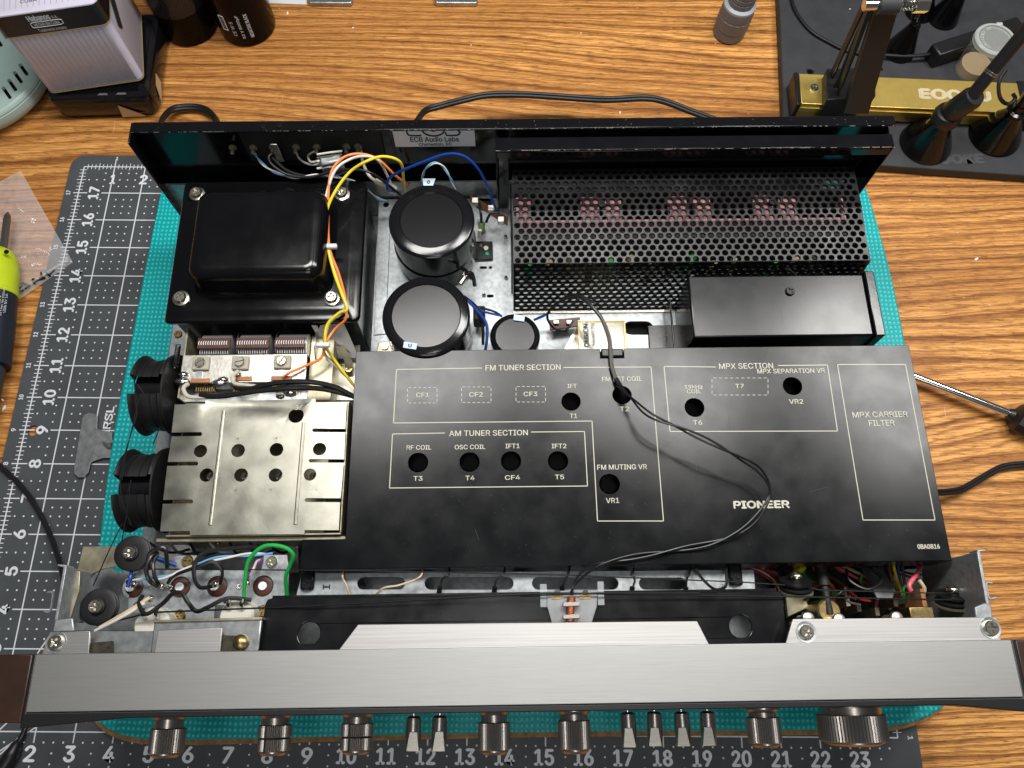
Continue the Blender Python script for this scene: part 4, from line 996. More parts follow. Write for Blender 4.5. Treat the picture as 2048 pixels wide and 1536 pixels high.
bracket('right_side_plate', [(1902, 1118), (1952, 1104), (1974, 1212), (1906, 1213)], 3.4, 'olive', .06)
bracket('corner_tab', [(1950, 1214), (1970, 1206), (1983, 1210), (1986, 1245), (1953, 1246)], 5.8, 'galv', .06, .02)

# pulleys ---------------------------------------------------------------
def pulley(px, py, rpx, z, scol='screw'):
    c = A(px, py, z); r = ra(px, py, z, rpx)
    o = rp('cord_pulley', MB().lathe([(r, -.12), (r, -.08), (r - .08, -.05), (r - .08, -.02), (r, .01), (r, .04), (r - .05, .06), (.16, .05), (.16, .1), (.1, .11)], 40, Matrix.Translation(c)), 'rubber', smooth=40)
    screw(o, c + Vector((0, 0, .12)), .145, scol, 10); return o
pulley(265, 1107, 35, 4.7); pulley(198, 1214, 36, 4.95)
for px, py, z in ((1592, 1166, 4.7), (1905, 1193, 4.7)):
    c = A(px, py, z); Mx = Matrix.Translation(c) @ Matrix.Rotation(R(-66), 4, 'X')
    Mx = Matrix.Translation(c) @ Matrix.Rotation(R(-64), 4, 'X')
    o = rp('cord_pulley', MB().lathe([(.34, -.12), (.34, -.09), (.26, -.05), (.26, -.02), (.34, .01), (.34, .05), (.14, .06), (.13, .11)], 40, Mx), 'rubber', smooth=40)
    screw(o, Mx @ Vector((0, 0, .15)), .14, 'screw', 0, q=Mx.to_quaternion())
    rp('pulley_bracket', MB().lathe([(.36, -.2), (.36, -.16)], 24, Mx), 'olive')
# long dial cords
cord([(282, 1138, 4.75), (700, 1141, 5.0), (1100, 1149, 5.1), (1480, 1164, 5.0), (1600, 1172, 4.8)])
cord([(200, 1250, 5.1), (300, 1225, 5.3), (620, 1212, 5.6), (1000, 1190, 5.72), (1100, 1186, 5.75), (1570, 1193, 5.6), (1905, 1200, 5.2)], .018)
cord([(1600, 1172, 4.8), (1640, 1180, 4.8), (1860, 1186, 4.9), (1905, 1186, 4.9)])
cord([(1040, 1192, 5.66), (1200, 1186, 5.75), (1400, 1186, 5.7)], .016)

# output jacks plate ------------------------------------------------------
ZJ = 4.5
jo = [A(*p, ZJ) for p in ((291, 1142), (398, 1142), (398, 1112), (352, 1112), (352, 1142), (575, 1139), (580, 1139), (578, 1200), (530, 1235), (300, 1238), (262, 1236), (262, 1150))]
jo = [(322, 1238), (256, 1222), (258, 1190), (250, 1160), (280, 1140), (350, 1139), (350, 1112), (394, 1111), (397, 1139), (523, 1139), (528, 1110), (574, 1110), (578, 1139), (574, 1216), (530, 1216), (520, 1212), (430, 1210), (428, 1238)]
JW = [(266, 1175), (360, 1174), (434, 1173), (526, 1172)]
jp = rp('jack_plate', MB().plate([A(*p, ZJ)[:2] for p in jo], [circ(A(px, py, ZJ), ra(px, py, ZJ, 21), 24) for px, py in JW], ZJ, .05), 'galv', bevel=.02)
for px, py in JW:
    c = A(px, py, ZJ); r = ra(px, py, ZJ, 19)
    w = rp('phenolic_washer', MB().lathe([(r, ZJ - .15), (r, ZJ - .02), (r * .8, ZJ), (r * .55, ZJ - .0)], 28, Matrix.Translation((c.x, c.y, 0))), 'bakelite')
    sub('jack_pin', MB().lathe([(.09, ZJ), (.09, ZJ + .05), (.06, ZJ + .06)], 18, Matrix.Translation((c.x - (.05 if px < 500 and px != 360 else 0), c.y, 0))), 'label', w, local=True)
for i, (px, py, m_) in enumerate(((376, 1123, 'brass'), (544, 1124, 'screw'), (360, 1231, 'brass'), (527, 1222, 'brass'))):
    screw(jp, A(px, py, ZJ + .01), .13, m_, i * 25)
for px, py in ((342, 1175), (478, 1173)): screw(jp, A(px, py, ZJ + .005), .06, 'solder', 0, slot=True)
for px, py, rpx in ((302, 1250, 36), (472, 1232, 35)):
    c = A(px, py, 5.0); r = ra(px, py, 5.0, rpx)
    o = rp('phono_socket', MB().lathe([(r, 3.4), (r, 4.95), (r - .04, 5.0)], 32, Matrix.Translation((c.x, c.y, 0))), 'whiteplastic')
    for dx in (-12, 14):
        d = A(px + dx, py - 22, 5.05); sub('socket_tag', MB().tube([(d.x, d.y - .1, 4.95), (d.x, d.y, 5.15), (d.x + .03, d.y + .12, 5.2)], .045, 8), 'solder', o, local=True)
rp('corner_plate', MB().prism([A(*p, 3.3) for p in ((206, 1128), (240, 1146), (275, 1150), (275, 1262), (150, 1262), (150, 1196))], 3.24), 'galvdull', bevel=.01)
rp('corner_plate', MB().prism([A(*p, 3.0) for p in ((246, 1092), (300, 1092), (300, 1150), (246, 1150))], 2.95), 'galvdull', bevel=.01)
# low plate under the jacks
rp('lower_plate', MB().prism([A(270, 1090, 3.2), A(596, 1090, 3.2), A(596, 1145, 3.2), A(262, 1145, 3.2)], 3.1), 'galvdull')

# right compartment: switch rods, wires -------------------------------------
rp('switch_rod', MB().box(A(1580, 1240, 4.6).x, A(1830, 1240, 4.6).x, A(1700, 1249, 4.6).y, A(1700, 1242, 4.6).y, 4.5, 4.6), 'olive', bevel=.02)
for i, (px, py) in enumerate(((1616, 1237), (1678, 1240), (1793, 1236))):
    c = A(px, py, 4.75); rp('rod_standoff', MB().lathe([(.09, -.5), (.09, -.06), (.14, -.05), (.14, 0), (.12, .05), (.04, .09)], 20, Matrix.Translation(c)), 'silver')
c = A(1658, 1222, 4.3); rp('brass_bushing', MB().lathe([(.26, -.9), (.26, 0), (.22, .03)], 28, Matrix.Translation(c)), 'brass')
c = A(1655, 1200, 4.3); rp('tuning_shaft', MB().cyl(c + Vector((0, -.3, 0)), c + Vector((0, .55, -.1)), .085, n=16).cyl(c + Vector((0, .3, -.06)), c + Vector((0, .7, -.12)), .13, n=16), 'void')
rp('brass_block', MB().prism([A(1818, 1214, 4.7), A(1866, 1213, 4.7), A(1872, 1246, 4.7), A(1824, 1247, 4.7)], 4.2), 'brass', bevel=.02)
rp('zinc_tongue', MB().prism([A(1716, 1120, 3.4), A(1780, 1120, 3.4), A(1790, 1180, 3.8), A(1784, 1198, 3.8), A(1756, 1199, 3.8)], 0, dz=.05), 'galvdull')
rp('dark_floor_board', MB().prism([A(1530, 1120, 2.4), A(1890, 1120, 2.4), A(1900, 1290, 2.4), A(1560, 1290, 2.4)], 2.31), 'void')
rp('switch_wafer', MB().prism([A(1570, 1180, 3.6), A(1606, 1176, 3.6), A(1618, 1215, 3.6), A(1575, 1235, 3.6)], 3.5), 'olive', bevel=.02)
rp('terminal_post', MB().prism([A(1840, 1178, 4.4), A(1848, 1176, 4.4), A(1856, 1218, 4.4), A(1848, 1222, 4.4)], 3.6), 'fibre')

# wires --------------------------------------------------------------------
def wire(name, pts, r, m, n=8, label=None):
    jr = random.Random(len(pts) * 31 + int(pts[0][0])); P_ = [A(*p) for p in pts]
    P_ = [P_[0]] + [p + Vector((jr.uniform(-.02, .02), jr.uniform(-.02, .02), jr.uniform(-.02, .02))) for p in P_[1:-1]] + [P_[-1]]
    o = rp(name, MB().tube(P_, r, n), m)
    if label: o['label'] = label
    return o
def pair(name, pts, r, m1, m2, pitch=1.2, sep=1.0):
    P = [A(*p) for p in pts]; a = MB(); b = MB(); Q = []
    for i in range(len(P) - 1):
        p0 = P[max(0, i - 1)]; p1 = P[i]; p2 = P[i + 1]; p3 = P[min(len(P) - 1, i + 2)]
        for k in range(10):
            t = k / 10; Q.append(.5 * ((2 * p1) + (p2 - p0) * t + (2 * p0 - 5 * p1 + 4 * p2 - p3) * t * t + (3 * p1 - p0 - 3 * p2 + p3) * t ** 3))
    Q.append(P[-1]); s_ = 0; A1 = []; A2 = []
    for i, q_ in enumerate(Q):
        if i: s_ += (Q[i] - Q[i - 1]).length
        t = (Q[min(i + 1, len(Q) - 1)] - Q[max(i - 1, 0)]).normalized(); u = t.cross(Vector((0, 0, 1))).normalized(); v = u.cross(t)
        d = (u * math.cos(s_ * 2 * PI / pitch) + v * math.sin(s_ * 2 * PI / pitch)) * r * sep
        A1.append(q_ + d); A2.append(q_ - d)
    rp(name, a.tube(A1, r, 8, smooth=False), m1); rp(name, b.tube(A2, r, 8, smooth=False), m2)
# twisted lamp cable over the cover
wire('lamp_cable_sleeve', [(1120, 600, 4.5), (1150, 592, 4.8), (1180, 610, 5.0), (1200, 632, 5.05), (1211, 655, 5.05)], .045, 'w_black')
wire('lamp_cable_sleeve', [(1210, 652, 5.05), (1217, 676, 5.02), (1221, 705, 5.0), (1224, 735, 5.0), (1234, 764, 5.02)], .052, 'w_grey')
wire('lamp_cable_sleeve', [(1232, 758, 5.03), (1240, 775, 5.1), (1250, 790, 5.25)], .06, 'w_black')
pair('lamp_cable', [(1236, 770, 5.1), (1262, 796, 5.35), (1300, 830, 5.7), (1360, 856, 5.85), (1420, 884, 5.85), (1480, 916, 5.75), (1520, 942, 5.55), (1540, 980, 5.35), (1525, 1020, 5.3), (1488, 1058, 5.2), (1430, 1084, 5.05), (1350, 1100, 5.0), (1260, 1115, 5.02), (1200, 1128, 5.15), (1168, 1146, 5.45), (1148, 1170, 5.75), (1143, 1190, 5.75)], .024, 'w_black', 'w_black', 2.6, 1.9)
wire('ground_lead', [(1190, 606, 5.0), (1160, 593, 4.9), (1115, 605, 4.6), (1096, 630, 4.2), (1108, 656, 3.9), (1130, 660, 3.9), (1146, 642, 3.9)], .03, 'w_black')
# orange yellow white loom
wire('yellow_wire', [(810, 388, 3.8), (808, 360, 4.6), (800, 325, 5.6), (768, 312, 5.9), (735, 322, 5.9), (698, 346, 5.7), (665, 395, 5.5), (650, 440, 5.3), (653, 490, 5.25), (668, 545, 5.15), (685, 590, 5.15), (692, 618, 5.1), (680, 628, 5.0), (655, 650, 4.9), (651, 688, 4.7), (665, 715, 4.2), (700, 762, 3.9), (712, 775, 3.8)], .037, 'w_yellow')
wire('orange_wire', [(818, 372, 3.8), (790, 350, 4.8), (755, 318, 5.4), (715, 308, 5.6), (680, 320, 5.6), (661, 355, 5.5), (655, 430, 5.3), (658, 495, 5.22), (676, 545, 5.12), (688, 590, 5.12), (694, 620, 5.05), (690, 640, 4.9), (668, 658, 4.7), (654, 685, 4.7), (644, 715, 4.5), (610, 733, 4.55), (578, 745, 4.6), (566, 755, 4.5)], .033, 'w_orange')
wire('white_wire', [(790, 390, 3.8), (775, 355, 4.6), (758, 322, 5.4), (730, 312, 5.6), (700, 316, 5.6), (672, 340, 5.55), (655, 385, 5.4), (650, 430, 5.22), (655, 495, 5.15), (672, 545, 5.08), (688, 595, 5.05), (692, 615, 5.0), (676, 632, 4.9), (658, 650, 4.8), (649, 690, 4.6), (652, 712, 4.2), (680, 740, 3.95), (705, 765, 3.8)], .033, 'w_white')
for px, py, z in ((661, 493, 5.28), (646, 690, 4.8)):
    c = A(px, py, z); o = rp('cable_tie', MB().box(c.x - .16, c.x + .16, c.y - .06, c.y + .06, z - .06, z + .06), 'tie', bevel=.03)
wire('blue_wire', [(800, 385, 3.9), (778, 382, 4.6), (776, 362, 5.0), (795, 345, 5.3), (840, 326, 5.6), (890, 309, 5.8), (925, 312, 5.8), (955, 335, 5.5), (972, 370, 4.9), (988, 410, 4.2), (995, 422, 4.0)], .034, 'w_blue')
pair('blue_white_wire', [(842, 370, 4.4), (850, 340, 5.2), (868, 326, 5.4), (885, 332, 5.3), (900, 355, 5.0), (910, 378, 4.6)], .018, 'w_lblue', 'w_white', .8)
pair('blue_white_wire', [(505, 300, 5.0), (520, 322, 4.9), (545, 342, 4.9), (590, 355, 4.9), (650, 350, 5.0), (720, 368, 4.6), (752, 395, 4.0), (778, 404, 3.9)], .02, 'w_lblue', 'w_white', 1.0)
wire('black_wire', [(547, 305, 5.2), (536, 315, 5.2), (545, 330, 5.1), (575, 348, 5.0), (620, 354, 5.0), (665, 342, 5.1), (710, 338, 5.2), (745, 348, 5.0), (785, 375, 4.5), (805, 395, 4.0)], .036, 'w_black')
wire('black_wire', [(545, 315, 5.2), (575, 340, 5.0), (615, 352, 4.9), (670, 352, 4.9), (700, 340, 4.9)], .036, 'w_black')
wire('grey_lead', [(592, 300, 5.0), (600, 318, 4.9), (618, 330, 5.0), (640, 328, 5.1)], .027, 'w_braid')
wire('grey_lead', [(634, 300, 5.0), (617, 312, 5.0), (622, 325, 5.1), (640, 320, 5.1)], .027, 'w_braid')
ck = rp('wrapped_coil', MB().prism([A(636, 312, 5.3), A(682, 306, 5.3), A(684, 322, 5.3), A(640, 330, 5.3)], 4.7), 'galvdull', bevel=.06)
for k in range(5): sub('winding', MB().tube([A(634, 309 + k * 7, 5.34 - k * .05), A(660, 305 + k * 7, 5.36 - k * .05), A(684, 302 + k * 7, 5.3 - k * .05)], .026, 6), ('w_white', 'w_grey')[k % 2], ck, local=True)
wire('taped_lead', [(722, 300, 5.0), (728, 330, 4.8), (740, 355, 4.7), (765, 368, 4.6), (790, 378, 4.3)], lambda t: .04 + .05 * (t > .6), 'w_clearw')
wire('blue_wire', [(935, 600, 4.4), (955, 622, 4.2), (972, 650, 4.0), (974, 690, 3.8), (968, 705, 3.7)], .038, 'w_blue'); wire('black_wire', [(928, 593, 4.4), (952, 615, 4.1), (966, 650, 3.9), (966, 690, 3.7)], .038, 'w_black')
wire('blue_wire', [(962, 622, 4.0), (985, 627, 4.0), (1004, 632, 3.9)], .03, 'w_blue'); wire('black_wire', [(960, 615, 4.0), (985, 622, 4.0), (1000, 630, 3.9)], .03, 'w_black')
wire('blue_wire', [(1068, 640, 3.7), (1085, 632, 3.8), (1100, 624, 3.9)], .035, 'w_blue')
rp('wire_terminal', MB().box(A(958, 625, 3.9).x - .15, A(958, 625, 3.9).x + .15, A(958, 625, 3.9).y - .2, A(958, 625, 3.9).y + .2, 3.4, 3.9), 'void', bevel=.04)
# coax over the gang
wire('coax_cable', [(470, 775, 4.65), (500, 777, 4.7), (560, 765, 4.8), (620, 763, 4.75), (670, 775, 4.6), (712, 796, 4.4)], .065, 'w_black'); wire('coax_cable', [(400, 790, 4.7), (440, 792, 4.72), (520, 782, 4.8), (590, 775, 4.8), (650, 778, 4.6), (705, 792, 4.4)], .065, 'w_black')
wire('coax_core', [(476, 742, 4.6), (464, 752, 4.7), (468, 768, 4.7), (490, 772, 4.7), (520, 773, 4.74)], .045, 'w_clearw'); wire('coax_core', [(376, 768, 4.6), (366, 778, 4.7), (376, 792, 4.7), (400, 793, 4.7), (440, 792, 4.72)], .05, 'w_clearw')
# tag strip with green resistor
ts = rp('tag_strip', MB().prism([A(940, 388, 4.0), A(1016, 434, 4.0), A(1015, 450, 3.7), A(940, 402, 3.7)], 0, dz=.05), 'fibre', bevel=.01)
for px, py in ((950, 400), (982, 415), (1002, 438)):
    c = A(px, py, 4.05); sub('solder_tag', MB().box(c.x - .09, c.x + .09, c.y - .10, c.y + .07, 3.9, 4.08), 'silver', ts, local=True, bevel=.02)
rp('green_resistor', MB().lathe([(.06, 0), (.1, .04), (.085, .16), (.085, .2), (.1, .32), (.06, .36)], 16, Matrix.Translation(A(963, 466, 3.55)) @ Matrix.Rotation(R(-100), 4, 'X')), 'resistor')
wire('black_wire', [(958, 405, 4.1), (963, 425, 4.1), (963, 445, 3.9)], .035, 'w_black'); wire('black_wire', [(1000, 425, 4.1), (982, 428, 4.1), (972, 445, 3.9)], .035, 'w_black')
wire('resistor_lead', [(960, 460, 3.7), (958, 475, 3.45)], .05, 'w_clearw')
# jack wires
wire('green_wire', [(488, 1195, 4.8), (488, 1160, 5.0), (498, 1120, 5.2), (530, 1092, 5.3), (565, 1095, 5.3), (586, 1108, 5.2), (580, 1130, 5.0), (572, 1155, 4.8), (574, 1190, 4.5)], .042, 'w_green')
wire('black_wire', [(545, 1195, 4.9), (503, 1200, 5.1), (455, 1198, 5.2), (418, 1214, 5.25), (395, 1222, 5.2), (378, 1205, 5.3), (365, 1188, 5.35), (345, 1186, 5.35), (325, 1205, 5.3), (300, 1227, 5.3), (284, 1224, 5.3), (278, 1205, 5.2), (285, 1192, 5.1)][1:], .045, 'w_black')
wire('black_wire', [(298, 1140, 5.0), (300, 1108, 5.1), (328, 1096, 5.1), (334, 1118, 5.0), (334, 1135, 4.7)], .045, 'w_black'); wire('black_wire', [(322, 1175, 4.7), (300, 1165, 5.0), (294, 1140, 5.1), (302, 1112, 5.1), (316, 1105, 5.0)], .045, 'w_black')
wire('black_wire', [(320, 1170, 4.7), (310, 1150, 5.0), (306, 1125, 5.0), (316, 1110, 5.0)], .04, 'w_black')
wire('black_wire', [(425, 1172, 4.7), (400, 1174, 4.9), (388, 1155, 5.0), (392, 1125, 5.0), (415, 1104, 4.9), (470, 1096, 4.7), (520, 1094, 4.5)], .045, 'w_black')
wire('black_wire', [(336, 1166, 4.7), (352, 1150, 4.9), (395, 1132, 5.0), (425, 1125, 5.0), (445, 1140, 4.9), (440, 1168, 4.7)], .038, 'w_black')
pair('blue_white_wire', [(266, 1163, 4.7), (290, 1158, 4.8), (330, 1154, 4.9), (370, 1140, 4.9), (420, 1120, 4.8), (490, 1110, 4.6), (545, 1108, 4.4)], .026, 'w_lblue', 'w_white', 1.3)
wire('blue_wire', [(255, 1175, 4.7), (260, 1150, 4.7), (262, 1140, 4.5)], .04, 'w_blue'); wire('blue_wire', [(302, 1110, 4.7), (322, 1118, 4.7), (352, 1130, 4.6)], .05, 'w_blue')
pair('violet_white_wire', [(494, 1165, 4.7), (500, 1145, 4.8), (512, 1128, 4.7), (524, 1118, 4.5)], .028, 'w_violet', 'w_white', .6)
wire('pale_wire', [(200, 1255, 5.1), (250, 1225, 5.2), (300, 1195, 5.2)], .04, 'w_cream'); wire('pale_wire', [(190, 1262, 5.1), (245, 1232, 5.2), (290, 1205, 5.2)], .035, 'w_white')
for px, py in ((268, 1168), (323, 1172), (430, 1168), (494, 1166), (302, 1197), (453, 1200), (484, 1200), (275, 1210)):
    c = A(px, py, 4.85); rp('solder_joint', MB().lathe([(.05, -.1), (.08, -.02), (.06, .08), (.02, .12)], 9, Matrix.Translation(c) @ Matrix.Rotation(.5, 4, 'Y')), 'solder', smooth=70)
# thin wires across rail
wire('cream_wire', [(688, 1138, 4.6), (687, 1155, 4.7), (694, 1172, 4.7), (700, 1194, 4.6)], .022, 'w_cream'); wire('cream_wire', [(845, 1136, 4.6), (838, 1155, 4.8), (800, 1170, 4.8), (765, 1175, 4.8), (748, 1194, 4.6)], .022, 'w_cream')
for px, w in ((880, 20), (990, 20), (1125, 14), (1265, 3), (1372, 10)):
    wire('black_lead', [(px + w, 1136, 4.6), (px + w * .7, 1150, 4.75), (px + 3, 1160, 4.75), (px, 1176, 4.7)], .024, 'w_black')
    wire('heat_shrink', [(px, 1174, 4.7), (px - 3, 1192, 4.6)], .055, 'rubber')
wire('black_wire', [(1390, 1135, 4.7), (1405, 1160, 4.8), (1430, 1178, 4.8), (1450, 1172, 4.8), (1455, 1150, 4.8), (1452, 1135, 4.7)], .032, 'w_black')
for i, m_ in enumerate(('w_red', 'w_white', 'w_brown', 'w_red', 'w_cream', 'w_blue', 'w_black')):
    wire('loom_wire', [(1490 + i * 8, 1136, 3.6), (1520 + i * 7, 1145, 3.7 - .05 * i), (1548 + i * 5, 1165, 3.6), (1558 + i * 4, 1190, 3.4)], .034, m_)
for i, m_ in enumerate(('w_yellow', 'w_green', 'w_orange', 'w_brown', 'w_black', 'w_pinkw', 'w_cream')):
    wire('loom_wire', [(1596 + i * 14, 1130, 3.4), (1590 + i * 22, 1150, 3.3), (1620 + i * 26, 1180, 3.0), (1600 + i * 30, 1220, 2.8)], .036, m_)
wire('yellow_wire', [(1608, 1134, 3.9), (1597, 1145, 4.0), (1588, 1160, 3.9)], .06, 'w_yellow'); wire('red_wire', [(1842, 1134, 4.0), (1832, 1150, 4.3), (1818, 1168, 4.4), (1822, 1182, 4.4)], .05, 'w_pinkw')
wire('white_wire', [(1838, 1160, 4.4), (1848, 1175, 4.4), (1846, 1192, 4.3)], .04, 'w_cream'); wire('red_wire', [(1655, 1160, 3.6), (1635, 1170, 3.6), (1620, 1176, 3.5)], .05, 'w_pinkw')
wire('black_wire', [(1692, 1138, 4.2), (1700, 1160, 4.3), (1735, 1178, 4.4), (1762, 1165, 4.3), (1750, 1142, 4.2), (1710, 1132, 4.2)], .035, 'w_black')
for i, m_ in enumerate(('w_brown', 'w_yellow', 'w_blue', 'w_brown')): wire('loom_wire', [(1778 + i * 9, 1132, 3.8), (1785 + i * 8, 1160, 3.7), (1800 + i * 5, 1190, 3.6)], .035, m_)

rnd2 = random.Random(11)
for i in range(26):
    px = 1580 + rnd2.random() * 300; py = 1140 + rnd2.random() * 70; z_ = 2.8 + rnd2.random() * 1.2; an = rnd2.random() * 6.28
    pts = []
    for k in range(4):
        pts.append((px, py, z_)); an += rnd2.uniform(-1, 1); px += 26 * math.cos(an); py = min(1225, max(1136, py + 14 * math.sin(an))); z_ = min(4.1, max(2.6, z_ + rnd2.uniform(-.3, .3)))
    wire('loose_wire', pts, .028, rnd2.choice(['w_black', 'w_black', 'w_brown', 'w_red', 'w_cream', 'w_blue', 'w_black', 'w_green', 'w_grey']))
for i in range(9):
    px = 1590 + i * 33; c = A(px, 1205 + (i % 3) * 9, 3.3)
    rp('switch_contact', MB().box(c.x - .05, c.x + .05, c.y - .1, c.y + .1, 2.4, 3.2 + .1 * (i % 4)), 'olive', bevel=.01)
for i in range(7):
    wire('loose_wire', [(300 + i * 40, 1086, 3.9), (320 + i * 38, 1100 + 5 * (i % 3), 4.0), (350 + i * 36, 1106, 3.8), (380 + i * 34, 1098, 3.7)], .03, ('w_black', 'w_grey', 'w_black', 'w_white', 'w_black', 'w_blue', 'w_black')[i])

# knobs -----------------------------------------------------------------------
ZK = 4.0
def knurl(mb, r, y0, y1, n, M, depth=.018):
    V = []; F = []; m = n * 2
    for (rr, z, tt) in ((r - .03, y0, 0), (r, y0 + .015, 1), (r, y1 - .015, 1), (r - .03, y1, 0)):
        for i in range(m):
            a_ = 2 * PI * i / m; q_ = rr - (depth if (i % 2 and tt) else 0); V.append(M @ Vector((q_ * math.cos(a_), q_ * math.sin(a_), z)))
    for k in range(3):
        for i in range(m): F.append((k * m + i, k * m + (i + 1) % m, (k + 1) * m + (i + 1) % m, (k + 1) * m + i))
    F += [tuple(range(m))[::-1], tuple(range(3 * m, 4 * m))]
    mb.add(V, F)
def knob(px, ptop, pneck, pend, rpx, npx, double=False, z=ZK, label=None, big=False):
    c0 = A(px, ptop, z); cn = A(px, pneck, z); ce = A(px, pend, z)
    M = Matrix.Translation((c0.x, c0.y + .25, z)) @ Matrix.Rotation(PI / 2, 4, 'X')
    L0 = .25; Ln = c0.y - cn.y + .25; Le = c0.y - ce.y + .25
    r = ra(px, pend, z, rpx); rn = ra(px, pneck, z, npx)
    # an Empty-free thing: the neck is the part, collar and grip its children
    o = rp('control_knob', MB().lathe([(rn, .1), (rn, Ln)], 40, M), 'gun')
    if label: o['label'] = label
    sub('knob_collar', MB().lathe([(rn * 1.25, .0), (rn * 1.25, L0 + .02), (rn * 1.05, L0 + .08)], 40, M), 'gun', o, local=True)
    n = 64 if not big else 110
    if double:
        mid_ = (Ln + Le) / 2
        k1 = MB(); knurl(k1, r, Ln, mid_ - .005, 48, M); sub('knob_grip', k1, 'gun', o, local=True, smooth=20)
        k2 = MB(); knurl(k2, r * .98, mid_ + .008, Le, 48, M); sub('knob_grip', k2, 'gun', o, local=True, smooth=20)
        sub('knob_slot', MB().box(c0.x - .012 - .1, c0.x + .012 - .1, c0.y + .25 - Le - .0, c0.y + .25 - Ln, z + r * .5, z + r * 1.0), 'ink', o, local=True)
    else:
        k1 = MB(); knurl(k1, r, Ln, Le, n // 2 + 12, M); sub('knob_grip', k1, 'gun', o, local=True, smooth=20)
    sub('knob_cap', MB().lathe([(r * .86, Le - .01), (r * .86, Le + .03), (r * .7, Le + .08), (.02, Le + .09)], 40, M), 'gun', o, local=True)
    return o
knob(341, 1430, 1456, 1506, 34, 28, label='front knob at far left of the panel')
knob(553, 1427, 1449, 1502, 33, 28, True); knob(716, 1425, 1446, 1500, 32.5, 28, True)
knob(988, 1421, 1444, 1500, 32, 26); knob(1147, 1420, 1440, 1498, 32.5, 27)
knob(1523, 1416, 1434, 1486, 33, 27); knob(1697, 1406, 1428, 1482, 66, 58, big=True, z=3.9, label='largest knob, for tuning')
def lever(px, pt, pe, sh, tilt):
    z = ZK; t0 = A(px, pt, z); te = A(px + sh, pe, z); M = Matrix.Translation(t0) @ (te - t0).to_track_quat('Z', 'Y').to_matrix().to_4x4(); L_ = (te - t0).length
    o = rp('toggle_lever', MB().lathe([(.10, 0), (.155, .04), (.165, .3), (.15, L_ - .02)], 28, M, capt=True), 'gun')
    s0 = A(px, pt - 16, z); sub('lever_shaft', MB().cyl((s0.x, s0.y + .2, z), (t0.x, t0.y, z), .035, n=12), 'chrome', o, local=True)
    zt = z + .172
    a_, b_ = A(px - 8 + sh * .4, pt + 32, zt), A(px + 8 + sh * .4, pt + 32, zt); c_, d_ = A(px + 13 + sh, pe, zt), A(px - 13 + sh, pe, zt)
    f = MB().add([a_, b_, c_ + Vector((0, 0, tilt)), d_ + Vector((0, 0, tilt)), a_ - Vector((0, 0, .1)), b_ - Vector((0, 0, .1)), c_ - Vector((0, 0, .2)), d_ - Vector((0, 0, .2))], [(3, 2, 1, 0), (4, 5, 6, 7), (0, 1, 5, 4), (1, 2, 6, 5), (2, 3, 7, 6), (3, 0, 4, 7)])
    sub('lever_face', f, 'gunflat', o, local=True, bevel=.008)
for px, pt, pe, sh, ti in ((828, 1432, 1503, -3, .0), (880, 1431, 1503, -3, -.05), (1255, 1424, 1495, 5, -.02), (1308, 1423, 1493, 3, .03), (1362, 1423, 1493, 6, -.06), (1414, 1422, 1492, 5, -.08)):
    lever(px, pt, pe, sh, 0)

# ================================================================== CABLES ON THE TABLE
def cable(name, pts, r, m, label, cat, flat=False, group=None, n=10):
    mb = MB()
    P = [at(*p) for p in pts]
    if flat:
        mb.tube([p + Vector((0, r * .8, 0)) for p in P], r, n); mb.tube([p - Vector((0, r * .8, 0)) for p in P], r, n)
    else: mb.tube(P, r, n)
    o = obj(name, mb, m); tag(o, label, cat, group); return o
cable('power_cord', [(318, 262, 1.5), (325, 238, .6), (345, 219, .25), (380, 214, .1), (412, 220, .1), (432, 240, .4), (440, 262, 1.2)], .075, 'rubber', 'short black cord loop behind the left end of the receiver', 'cord', True)
cable('power_cord', [(832, 245, 1.6), (850, 222, 1.2), (880, 212, 1.1), (930, 199, 1.2), (975, 190, 1.2), (1040, 189, 1.1), (1110, 193, .9), (1180, 198, .9), (1225, 199, 1.0), (1290, 196, 1.1), (1330, 203, 1.0), (1380, 222, .8), (1430, 240, .6)], .07, 'rubber', 'long black cord arching behind the middle of the receiver', 'cord', True)
cable('test_lead', [(-20, 915, .06), (30, 960, .08), (70, 1010, .1), (100, 1070, .2), (118, 1120, .6), (128, 1165, .9), (135, 1230, 1.0)], .075, 'w_black', 'black cable curving over the mat near the number 7', 'cable')
cable('speaker_wire', [(1870, 985, .5), (1895, 984, .35), (1925, 978, .2), (1965, 955, .1), (2000, 936, .05), (2030, 930, .05), (2070, 928, .05)], .055, 'rubber', 'black twin cable leaving the right side below the screwdriver', 'cable', True)
tl = thing('test_probe', 'black probe with thin lead lying across the mat at bottom left', 'probe', at(20, 1500, .1))
obj('probe_lead', MB().tube([at(60, 1425, .5), at(55, 1445, .2), at(45, 1470, .15), at(34, 1490, .15)], .07, 10), 'w_black', tl)
obj('probe_handle', MB().tube([at(36, 1484, .16), at(24, 1508, .2), at(10, 1530, .2), at(-10, 1560, .2)], lambda t: .09 + .1 * min(1, t * 3), 14), 'blackplastic', tl)

# screwdriver right
sd = thing('screwdriver', 'long chrome screwdriver with black handle on the wood right of the cover', 'screwdriver', at(1940, 800, -.09))
obj('shaft', MB().cyl(at(1800, 742, .25), at(2022, 828, .32), .12, n=20), 'chrome', sd)
obj('ferrule', MB().cyl(at(2016, 826, .32), at(2030, 832, .32), .15, .22, n=20), 'blackplastic', sd)
obj('handle', MB().lathe([(.22, 0), (.42, .12), (.45, .3), (.40, 1.4), (.42, 2.0)], 10, Matrix.Translation(at(2026, 830, .34)) @ (at(2100, 862, .36) - at(2026, 830, .34)).to_track_quat('Z', 'Y').to_matrix().to_4x4()), 'blackplastic', sd)

